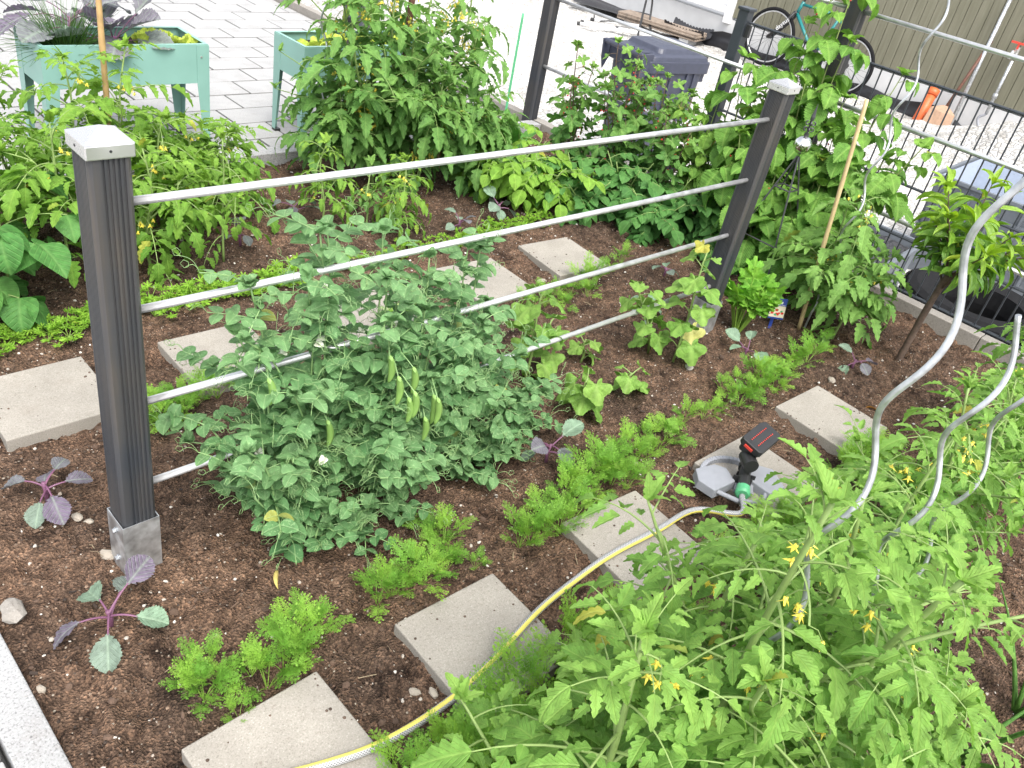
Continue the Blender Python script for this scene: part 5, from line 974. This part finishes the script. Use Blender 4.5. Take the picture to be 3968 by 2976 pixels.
# ---- currants, raspberries
def bush(name, cat, x, y, stems, label, group, mat, T, kind, stemmat, berries=0, berrymat='berry', leaf=.07, nl=14, t0=.15):
    root = thing(name, label, cat, (x, y, sz(x, y)), 0, group); P = Plant()
    for dx, dy, h in stems:
        k = 10; V = np.array([np.array((dx*t**1.3, dy*t**1.3, h*t))+np.array((.012*math.sin(7*t+dx*9), .012*math.cos(6*t), 0)) for t in np.linspace(0, 1, k)]); P.stem.tube(V, np.linspace(.0042, .0018, k), 6)
        az = U(0, 6)
        for i in range(nl):
            f = .15+.85*(i+.3)/nl; p, t = along(V, min(f, .99)); az += 2.4+U(-.5, .5); ti = min(1, t0+.6*f**3+U(-.12, .18)); s = leaf*U(.75, 1.15)*(1 if f < .85 else .7)
            C = curve(p, sph(az, U(.2, .9)), s*U(.8, 1.3), U(.4, 1.2)); P.stem.tube(C, .0010, 5, cap=False); q, t = along(C, 1)
            if kind == 'palm': leaflet(P, pick(T), q, t+np.array((0, 0, U(-.9, -.1))), (0, 0, 1), s*1.3, ti, U(-.5, .5))
            else:
                leaflet(P, pick(T), q, t+np.array((0, 0, U(-.8, 0))), (0, 0, 1), s*1.25, ti, U(-.4, .4)); S = np.cross(t, (0, 0, 1)); S /= np.linalg.norm(S)+1e-9; r, _ = along(C, .75)
                for sd in (-1, 1): leaflet(P, pick(T), r, t*.35+S*sd+np.array((0, 0, U(-.6, .1))), (0, 0, 1), s*U(.85, 1.05), ti, U(-.4, .4))
        for i in range(5): leaflet(P, pick(T), V[-1], sph(U(0, 6.28), U(.3, 1.2)), (0, 0, 1), leaf*U(.4, .7), .9, U(-.5, .5))
        if berries:
            bb = MB()
            for i in range(berries): q = along(V, U(.35, .95))[0]+np.array((U(-.04, .04), U(-.04, .04), U(-.05, .0))); bb.add(IV*U(.0032, .0048)+q, t=IF)
            P.extra.append(('berry_cluster', bb, M[berrymat]))
    return P.finish(root, M[mat], M[stemmat])
for x, y, st, lab in ((2.55, 1.22, [(-.02, .05, .60), (.03, -.02, .52), (-.06, 0, .46), (.05, .1, .42)], 'red currant bush at the left, with a bare single trunk and top before white gravel'), (2.60, 1.02, [(-.05, .05, .66), (.05, 0, .58), (.1, -.05, .52), (-.1, 0, .48), (0, .12, .5)], 'red currant bush before the wheelie bin front with a tall yellow green tip'), (2.72, .86, [(0, .04, .58), (.06, -.06, .54), (-.08, -.06, .5), (.02, .1, .54), (.1, .0, .5)], 'red currant bush before the wheelie bin side, under the bare rail'), (2.62, .72, [(.05, .0, .55), (-.05, .03, .48), (.1, .08, .52), (0, -.08, .46)], 'red currant bush at the right, merging with the raspberries'), (2.76, 1.06, [(.0, .05, .60), (.05, -.04, .55), (-.05, -.05, .5), (.08, .08, .52)], 'red currant bush hiding the foot of the wheelie bin')):
    bush('currant_bush', 'currant bush', x, y, st, lab, 'red currant bushes', 'cur', CUR, 'palm', 'stem_w', 9, leaf=.062, nl=18, t0=.1)
RB = [(2.86, .40, [(.0, -.03, 1.05), (.03, .04, .9), (-.06, -.04, .8)], 'tall raspberry canes before the rear post, left of the tallest cane'), (2.80, .52, [(-.05, .06, .74), (.03, -.04, .60), (.08, .05, .55)], 'raspberry canes left of the far post with reddish tips'), (2.70, .36, [(.0, .0, .62), (-.1, .05, .5), (.04, .08, .56), (-.06, -.06, .44)], 'dense raspberry canes right behind the far fence post'), (2.84, .28, [(.02, .02, 1.12), (.0, -.05, .9), (-.06, .03, .72), (.05, -.1, .7)], 'tallest raspberry cane rising in front of the bicycle'), (2.78, .10, [(.03, -.12, .86), (.0, -.05, .66), (-.05, .02, .5), (.05, .05, .6)], 'raspberry cane leaning right across the wire fence'), (2.80, .02, [(.06, -.2, .64), (.02, -.10, .56), (.0, .06, .54)], 'raspberry with red fruit leaning over the wire fence by the orange pipe'), (2.62, .22, [(0, 0, .42), (-.08, .04, .34), (.06, -.06, .4)], 'low raspberry shoots around the wire obelisk'), (2.68, .06, [(.0, .0, .42), (.06, .0, .4), (-.04, .08, .36)], 'raspberry shoots right of the obelisk, low by the kerb')]
for x, y, st, lab in RB: bush('raspberry_plant', 'raspberry', x, y, st, lab, 'raspberry canes along the fence', 'rasp', RAS, 'tri', 'stem_g', 2, leaf=.086, nl=17, t0=.1)
bush('raspberry_plant', 'raspberry', 2.70, .64, [(.05, .0, .56), (-.03, .05, .5), (.08, .08, .52), (0, -.05, .4)], 'raspberry with yellow-brown tips before the dark steel post', 'raspberry canes along the fence', 'rasp', RAS, 'tri', 'stem_g', 2, leaf=.055, nl=16, t0=.45)
# ---- potatoes
def potato(x, y, h, n, label, mat='pot', t0=.2, sz_=1.0):
    root = thing('potato_plant', label, 'potato plant', (x, y, sz(x, y)), 0, 'potato plants'); P = Plant()
    for s in range(n):
        a = s*6.28/n+U(-.4, .4); e = np.array((math.cos(a)*U(.06, .14), math.sin(a)*U(.06, .14), h*U(.6, 1))); V = np.array([e*np.array((t**1.4, t**1.4, t)) for t in np.linspace(0, 1, 8)]); P.stem.tube(V, np.linspace(.004, .002, 8), 6); az = U(0, 6)
        for i in range(7):
            f = .2+.8*i/7; p, t = along(V, min(.99, f)); az += 2.4
            L = .13*U(.8, 1.2)*sz_; C = curve(p, sph(az, U(.2, .7)), L, U(.8, 1.3)); P.stem.tube(C, .0013, 5, cap=False); ti = min(1, t0+.5*f**2+U(-.1, .15))
            for k in range(3):
                q, t = along(C, .35+.22*k); S = np.cross(t, (0, 0, 1)); S /= np.linalg.norm(S)+1e-9
                for sd in (-1, 1): leaflet(P, pick(POT), q, t*.5+S*sd+np.array((0, 0, U(-.3, .1))), (0, 0, 1), L*(.30+.07*k)*U(.85, 1.1), ti, U(-.35, .35))
            q, t = along(C, 1); leaflet(P, pick(POT), q, t, (0, 0, 1), L*.50*U(.9, 1.1), ti, U(-.3, .3))
    return P.finish(root, M[mat], M['stem_t'])
for x, y, h, n, lab, mt in ((2.06, 1.12, .26, 5, 'pale yellow green potato plant right of the big tomato bush', 'poty'), (2.2, 1.02, .22, 4, 'potato plant in front of the pale one, near the two purple kohlrabi', 'poty'), (2.32, .88, .18, 4, 'low potato plant under the top rail, left of the dark ones', 'pot'), (2.5, .82, .27, 6, 'dark green potato plant in the middle under the currants', 'pot'), (2.62, .66, .28, 6, 'dark green potato plant before the steel post foot', 'pot'), (2.48, .62, .20, 5, 'low dark potato plant hanging over the mound edge', 'pot'), (2.7, .5, .26, 5, 'dark potato plant beside the far fence post', 'pot'), (2.4, 1.0, .26, 5, 'potato plant behind the top rail below the first currant', 'pot'), (2.1, 1.3, .3, 5, 'pale potato plant at the far kerb right of the tomato bush', 'poty'), (2.3, 1.25, .28, 4, 'pale potato plant next to the horseradish leaves', 'poty')):
    potato(x, y, h, n, lab, mt)
potato(2.62, .33, .12, 2, 'little potato shoot with one yellow leaf before the mound, left of the far post', 'pot', .3, .8)
def simple_rosette(name, cat, x, y, n, L, el, T, mat, stemmat, label, group=None, pet=.25, tint=(.2, .7), pr=.002, w=1.0):
    root = thing(name, label, cat, (x, y, sz(x, y)), 0, group); P = Plant()
    for i in range(n):
        a = i*2.4+U(-.3, .3); s = L*U(.75, 1.15); C = curve((0, 0, 0), sph(a, el+U(-.25, .25)), s*pet+.002, .4); P.stem.tube(C, np.linspace(pr, pr*.7, len(C)), 6, cap=False); p, t = along(C, 1)
        F = frame(t); P.fol.put(pick(T), F @ rotm((0, 1, 0), U(-.3, .3)) @ np.diag((s*w, s, s)), p, U(*tint))
    return P.finish(root, M[mat], M[stemmat])
simple_rosette('horseradish', 'horseradish', 2.34, 1.42, 9, .26, 1.1, HOR, 'horse', 'stem_t', 'tall long-leaved horseradish behind the pale potato plants', None, .25, (.2, .7), .003)
simple_rosette('lettuce', 'lettuce', 2.2, 1.45, 9, .11, .7, LET, 'lettuce', 'stem_t', 'pale yellow green lettuce at the far kerb right of the tomato bush', None, .1)
# ---- kohlrabi
def kohlrabi(px, py, n, L, hs, label, el=.7, tint=(.0, .9), pt=None):
    p = at(px, py) if pt is None else np.array(pt); root = thing('kohlrabi_plant', label, 'kohlrabi', (p[0], p[1], sz(p[0], p[1])), U(0, 6), 'purple kohlrabi plants'); P = Plant(); st = MB()
    V = np.array([(0, 0, -.01), (.004, 0, hs*.5), (0, .003, hs)]); P.stem.tube(V, [.005, .0045, .004], 8)
    for i in range(n):
        a = i*2.4+U(-.3, .3); s = L*U(.7, 1.15); C = curve((0, 0, hs*(.5+.5*i/n)), sph(a, el+U(-.5, .4)), s*U(.55, .9), U(.3, 1.0)); P.stem.tube(C, np.linspace(.0024, .0016, len(C)), 6, cap=False); q, t = along(C, 1); leaflet(P, pick(KOH), q-t*.004, t+np.array((0, 0, U(-.4, .2))), (0, 0, 1), s, U(*tint), U(-.5, .5))
    return P.finish(root, M['kohl'], M['stem_v'])
kohlrabi(105, 1092, 6, .064, .06, 'purple kohlrabi plant between the left slab and the near post')
kohlrabi(240, 1360, 6, .068, .04, 'purple-leaved kohlrabi sprawling on soil before the near post shoe', .45)
kohlrabi(1180, 998, 7, .062, .06, 'small purple kohlrabi beside the carrot row and the broad cucumber')
kohlrabi(990, 507, 5, .058, .05, 'blue green kohlrabi on a long purple stalk before the potato bed')
kohlrabi(1073, 480, 6, .062, .055, 'blue green kohlrabi nearest the pale potato plants')
kohlrabi(632, 478, 5, .060, .05, 'dark kohlrabi half hidden left of the young tomatoes')
kohlrabi(1840, 795, 4, .062, .035, 'small kohlrabi on bare soil left of the young tree')
kohlrabi(1392, 682, 5, .055, .03, 'grey green kohlrabi behind the lowest rail beside the leaning cucumber', tint=(.6, 1))
kohlrabi(1432, 600, 5, .055, .03, 'grey kohlrabi left of the far fence post behind the cucumber', tint=(.5, 1))
kohlrabi(1610, 768, 4, .06, .03, 'pale kohlrabi seedling right of the far post shoe, above the carrot row', tint=(.8, 1))
kohlrabi(520, 540, 4, .055, .06, 'thin purple kohlrabi beside the bare-stemmed young tomato', tint=(0, .4))
kohlrabi(0, 0, 11, .185, .05, 'large purple kohlrabi with grey leaves hanging out of the left mint planter', .75, (.0, .6), pt=(.87, 2.11, 0)).location.z = .36
kohlrabi(0, 0, 8, .17, .10, 'kohlrabi with broad grey purple leaves rising behind the chives at the top edge', .9, (.0, .4), pt=(.74, 2.17, 0)).location.z = .38
b = MB(); b.lathe([(0, -.035)]+[(.036*math.cos(a), .036*math.sin(a)) for a in np.linspace(-1.4, 1.4, 10)]+[(0, .035)], (0, 0, .0), 18); kb = [o for o in col.objects if o.get('label', '').startswith('large purple kohlrabi')][0]; o = b.build('bulb', M['bulb'], kb, (0, 0, .03), True)
# ---- bean at the left
def bean(x, y, h, n, label):
    root = thing('bean_plant', label, 'bean plant', (x, y, sz(x, y)), 0, 'dark bean plants'); P = Plant(); V = np.array([(0, 0, h*t) for t in np.linspace(0, 1, 6)]); P.stem.tube(V, .004, 6); az = U(0, 6)
    for i in range(n):
        p, t = along(V, .25+.74*i/n); az += 2.4; C = curve(p, sph(az, U(.3, .8)), U(.10, .17), U(.4, .9)); P.stem.tube(C, .0017, 5, cap=False); q, t = along(C, 1); S = np.cross(t, (0, 0, 1)); S /= np.linalg.norm(S); ti = U(.0, .7); L = U(.085, .115)
        leaflet(P, pick(BEAN), q+t*.02, t+np.array((0, 0, -.5)), (0, 0, 1), L, ti, U(-.2, .2))
        for sd in (-1, 1): leaflet(P, pick(BEAN), q, t*.2+S*sd+np.array((0, 0, -.35)), (0, 0, 1), L*.92, ti, U(-.3, .3))
    return P.finish(root, M['bean'], M['stem_t'])
bean(.12, 1.05, .34, 12, 'dark green bean plant with big leaves left of the near post'); bean(-.06, 1.10, .38, 12, 'dark green bean plant cut by the left picture edge'); bean(.02, .98, .20, 7, 'low bean plant above the pale parsley row at the left edge')
# ---- celery
root = thing('celery_plant', 'bright green celery plant right of the far fence post', 'celery', (2.13, -.07, sz(2.13, -.07))); P = Plant()
for i in range(19):
    a = i*2.4; C = curve((.012*math.cos(a), .012*math.sin(a), 0), sph(a, U(1.2, 1.5)), U(.14, .24), U(.2, .5)); P.stem.tube(C, np.linspace(.004, .002, len(C)), 6, cap=False)
    for f, s in ((.7, .05), (.85, .05), (1, .06)):
        q, t = along(C, f); S = np.cross(t, (0, 0, 1)); S /= np.linalg.norm(S)
        for sd in ((-1, 1) if f < 1 else (0,)): leaflet(P, pick(CEL), q, t*(.6 if sd else 1)+S*sd, (0, 0, 1), s*1.3*U(.8, 1.2), U(.2, .9), U(-.5, .5))
P.finish(root, M['celery'], M['stem_c'])
# ---- young tree
root = thing('peach_tree', 'young peach tree with a bare slanting trunk and long narrow leaves', 'tree', (2.54, -.515, sz(2.54, -.515))); P = Plant(); tr = MB()
V = np.array([(0, 0, -.02), (.004, -.002, .10), (.0, -.006, .2), (.006, -.012, .30), (.002, -.02, .36)]); tr.tube(smooth_path(V, 6), np.interp(np.linspace(0, 1, 25), [0, .3, .55, .6, 1], [.0125, .0115, .0125, .011, .012]), 10); tro = tr.build('trunk', M['bark'], root, smooth=True)
for i in range(13):
    a = i*2.4; bz = .34 if i < 10 else .30; d = sph(a, U(.55, 1.4)); L = U(.18, .33); C = curve((.002, -.018, bz), d, L, U(-.3, .5), 9); P.stem.tube(C, np.linspace(.0042, .0016, 9), 6)
    for k in range(17):
        p, t = along(C, .25+.75*k/17); az = k*2.4; S = frame(t); dd = S @ np.array((math.cos(az)*.9, .45, math.sin(az)*.9)); ti = min(1, max(0, .9*(k/17)**2+U(-.15, .2)))
        leaflet(P, pick(PEA_), p, dd+np.array((0, 0, .1)), (0, 0, 1), U(.085, .125)*(1 if k < 14 else .75), ti, U(-.5, .5))
    for k in range(6): leaflet(P, pick(PEA_), C[-1], C[-1]-C[-2]+sph(U(0, 6.28), U(-.3, .6))*.02, (0, 0, 1), U(.05, .09), U(.8, 1), U(-.5, .5))
P.finish(root, M['peach'], M['stem_w'])
# ---- carrots: five plants with their own leaves, then copies
def carrot_mesh(seed, n, h):
    P = Plant()
    for i in range(n):
        a = i*2.4+U(-.4, .4); L = h*U(.8, 1.2); pt = L*U(.45, .65); C = curve((.004*math.cos(a), .004*math.sin(a), 0), sph(a, U(.95, 1.45)), pt, U(.2, .6), 6); P.stem.tube(C, np.linspace(.0016, .001, 6), 5, cap=False)
        p, t = along(C, 1); F = frame(t+np.array((0, 0, U(-.1, .1)))); P.fol.put(pick(CAR), F @ rotm((0, 1, 0), U(-.5, .5))*L*U(.62, .85), p, min(1, max(0, U(.0, .9))))
    return P
CP = []
for i in range(6): P = carrot_mesh(i, 8, .115); CP.append((P.fol.mesh('carrot_foliage', M['carrot'], False), P.stem.mesh('carrot_stalks', M['stem_c'], True)))
def carrot(x, y, s, label, group, k=None):
    m = CP[int(rng.integers(6))] if k is None else CP[k]; r = thing('carrot_plant', label, 'carrot', (x, y, sz(x, y)-.002), U(0, 6.28), group); s *= .57; r.scale = (s, s, s*U(1.0, 1.25))
    for nm, me in (('foliage', m[0]), ('stem', m[1])): o = bpy.data.objects.new(nm, me); col.objects.link(o); o.parent = r
def carrots(pts, label, group, s=1.0):
    for px, py in pts: p = at(px, py); carrot(p[0]+U(-.006, .006), p[1]+U(-.006, .006), s*U(.65, 1.2), label, group)
carrots([(415, 1500), (440, 1515), (470, 1498), (440, 1470)], 'feathery carrot plant in the leftmost clump, above the nearest slab', 'carrots in the leftmost clump', .95); carrots([(515, 1545)], 'small carrot tuft bending over the edge of the nearest slab', None, .6)
carrots([(545, 1462), (575, 1470), (610, 1450), (640, 1425), (660, 1405), (625, 1385), (655, 1370)], 'feathery carrot plant in the second clump from the left', 'carrots in the second clump', 1.0)
carrots([(810, 1300), (840, 1290), (870, 1285), (905, 1270), (935, 1245), (965, 1230), (960, 1195), (930, 1170), (895, 1240)], 'feathery carrot plant in the clump above the second slab, before the peas', 'carrots in the third clump', 1.05); carrots([(1020, 1232)], 'single small carrot seedling right of the third clump', None, .6)
carrots([(1118, 1180), (1145, 1172), (1175, 1155), (1205, 1150), (1160, 1120), (1200, 1105), (1235, 1125), (1265, 1100), (1235, 1080), (1290, 1075), (1320, 1055), (1270, 1050), (1310, 1020), (1350, 1035), (1375, 1010), (1340, 1000), (1400, 985), (1420, 965), (1390, 955), (1290, 1030), (1350, 1060)], 'carrot plant in the dense row between the small purple kohlrabi and the sprinkler', 'carrots in the dense middle row', 1.05)
carrots([(1440, 955), (1470, 925)], 'upright carrot at the gap between the dense middle and far row', 'carrots at the row gap', 1.1)
carrots([(1515, 905), (1540, 890), (1565, 880), (1590, 875), (1615, 865), (1640, 855), (1665, 850), (1560, 850), (1590, 840), (1625, 830), (1655, 825), (1690, 835), (1690, 805), (1715, 800), (1740, 785), (1760, 765)], 'carrot plant in the far part of the row, before the blue plant tag', 'carrots in the far row', 1.05)
carrots([(340, 925), (365, 915), (395, 900), (350, 890), (425, 870), (445, 850), (470, 860), (380, 860)], 'carrot plant right of the near post, behind the lower rails', 'carrots behind the near rails', .95)
carrots([(1120, 665), (1150, 660), (1180, 655), (1205, 640), (1235, 625), (1260, 615), (1290, 605), (1310, 590), (1340, 575), (1270, 640), (1215, 660), (880, 690), (850, 720)], 'thin carrot plant beside the far slabs, behind the rails', 'carrots beside the far slabs', 1.0)
pts = []
for i in range(30): pts.append((U(.13, .68), U(-.83, -.695)))
for i in range(38): x = U(.5, 1.9); pts.append((x, -.79+U(-.09, .07)))
for x, y in pts: carrot(x, y, U(1.1, 1.7) if x < .68 else U(.95, 1.3), 'carrot plant in the dense strip between the slabs and the front tomatoes', 'carrots under the front tomatoes')
# ---- pale parsley seedling row in the back
PP = []
for i in range(4):
    P = Plant()
    for k in range(9):
        a = k*2.4; C = curve((0, 0, 0), sph(a, U(.6, 1.3)), U(.022, .045), .5, 5); P.stem.tube(C, .0008, 4, cap=False); p, t = along(C, 1); S = np.cross(t, (0, 0, 1)); S /= np.linalg.norm(S)
        for dd in (t, t*.3+S, t*.3-S): leaflet(P, pick(PAR), p, dd+np.array((0, 0, -.2)), (0, 0, 1), U(.018, .026), U(.2, 1), U(-.4, .4))
    PP.append((P.fol.mesh('parsley_foliage', M['parsley'], True), P.stem.mesh('parsley_stalks', M['stem_c'], True)))
a0, a1 = at(-30, 765), at(1200, 480)
for i in range(95):
    t = (i+U(-.4, .4))/94; p = a0+(a1-a0)*t; l = t < .5
    if .44 < t < .60 and U(0, 1) < .5: continue
    m = PP[i % 4]; x, y = p[0], p[1]+U(-.035, .035); r = thing('parsley_seedling', 'low pale green parsley seedling in the left part of the far row' if l else 'low pale green parsley seedling in the sparse right part of the far row', 'parsley', (x, y, sz(x, y)), U(0, 6.28), 'parsley seedlings at the left' if l else 'parsley seedlings at the right'); s = U(.9, 1.35) if l else U(.7, 1.0); r.scale = (s, s, s)
    for nm, me in (('foliage', m[0]), ('stem', m[1])): o = bpy.data.objects.new(nm, me); col.objects.link(o); o.parent = r
# ---- planter contents
root = thing('chives', 'thick dark tuft of chives in the left mint planter', 'chives', (.69, 2.08, .36)); P = Plant()
for i in range(420):
    a = U(0, 6.28); r = U(0, .06); C = curve((r*math.cos(a), r*math.sin(a)*.8, 0), sph(a+U(-.5, .5), U(.6, 1.45)), U(.12, .25), U(.2, 1.3), 7); P.fol.tube(C, np.linspace(.0014, .0004, 7), 3, cap=False, tint=U(0, 1))
P.finish(root, M['chive'], M['stem_c'])
for x, y, lab in ((.98, 2.05, 'pale lettuce left of the middle in the left mint planter'), (1.04, 2.12, 'pale lettuce in the middle of the left mint planter'), (1.10, 2.06, 'pale lettuce at the right end of the left mint planter'), (1.66, 2.0, 'lettuce at the left end of the half hidden planter'), (1.80, 2.04, 'lettuce in the middle of the half hidden planter'), (1.95, 2.0, 'lettuce right of the middle of the half hidden planter'), (2.12, 2.02, 'lettuce at the right end of the half hidden planter')):
    simple_rosette('lettuce', 'lettuce', x, y, 9, .075, .8, LET, 'lettuce', 'stem_t', lab, 'lettuces in the planters', .1).location.z = .37
# ---- onions at the lower right
for x, y, lab in ((1.02, -1.32, 'onion with thick tube leaves at the lower right corner'), (1.25, -1.36, 'onion with tube leaves beyond the corner one at the right edge')):
    root = thing('onion_plant', lab, 'onion', (x, y, 0), 0, 'onions'); P = Plant()
    for i in range(8): a = U(0, 6.28); C = curve((0, 0, 0), sph(a, U(.7, 1.4)), U(.2, .34), U(.3, 1.2), 8); P.fol.tube(C, np.linspace(.006, .0012, 8), 7, tint=U(.2, .9))
    P.finish(root, M['chive'], M['stem_c'])
# ---- dead leaves on the soil
for px, py, c, lab in ((1895, 888, (.36, .17, .03), 'curled orange brown dead leaf on soil beyond the farthest near-row slab'), (1232, 1000, (.30, .22, .08), 'tan dead leaf on the soil by the small purple kohlrabi'), (600, 1235, (.40, .33, .10), 'yellow withered pea leaf on the soil under the pea row'), (1480, 655, (.28, .16, .07), 'brown dead leaf behind the leaning cucumber vine')):
    p = at(px, py); b = MB(); b.put(PEA_[1], frame(sph(U(0, 6), .3)) @ rotm((0, 1, 0), .4)*.045, np.zeros(3), .5); o = b.build('dead_leaf', plain('dead_leaf', c, .7, noise=.3), smooth=True); o.location = (p[0], p[1], sz(p[0], p[1])+.006); tag(o, lab, 'dead leaf', 'dead leaves on the soil')
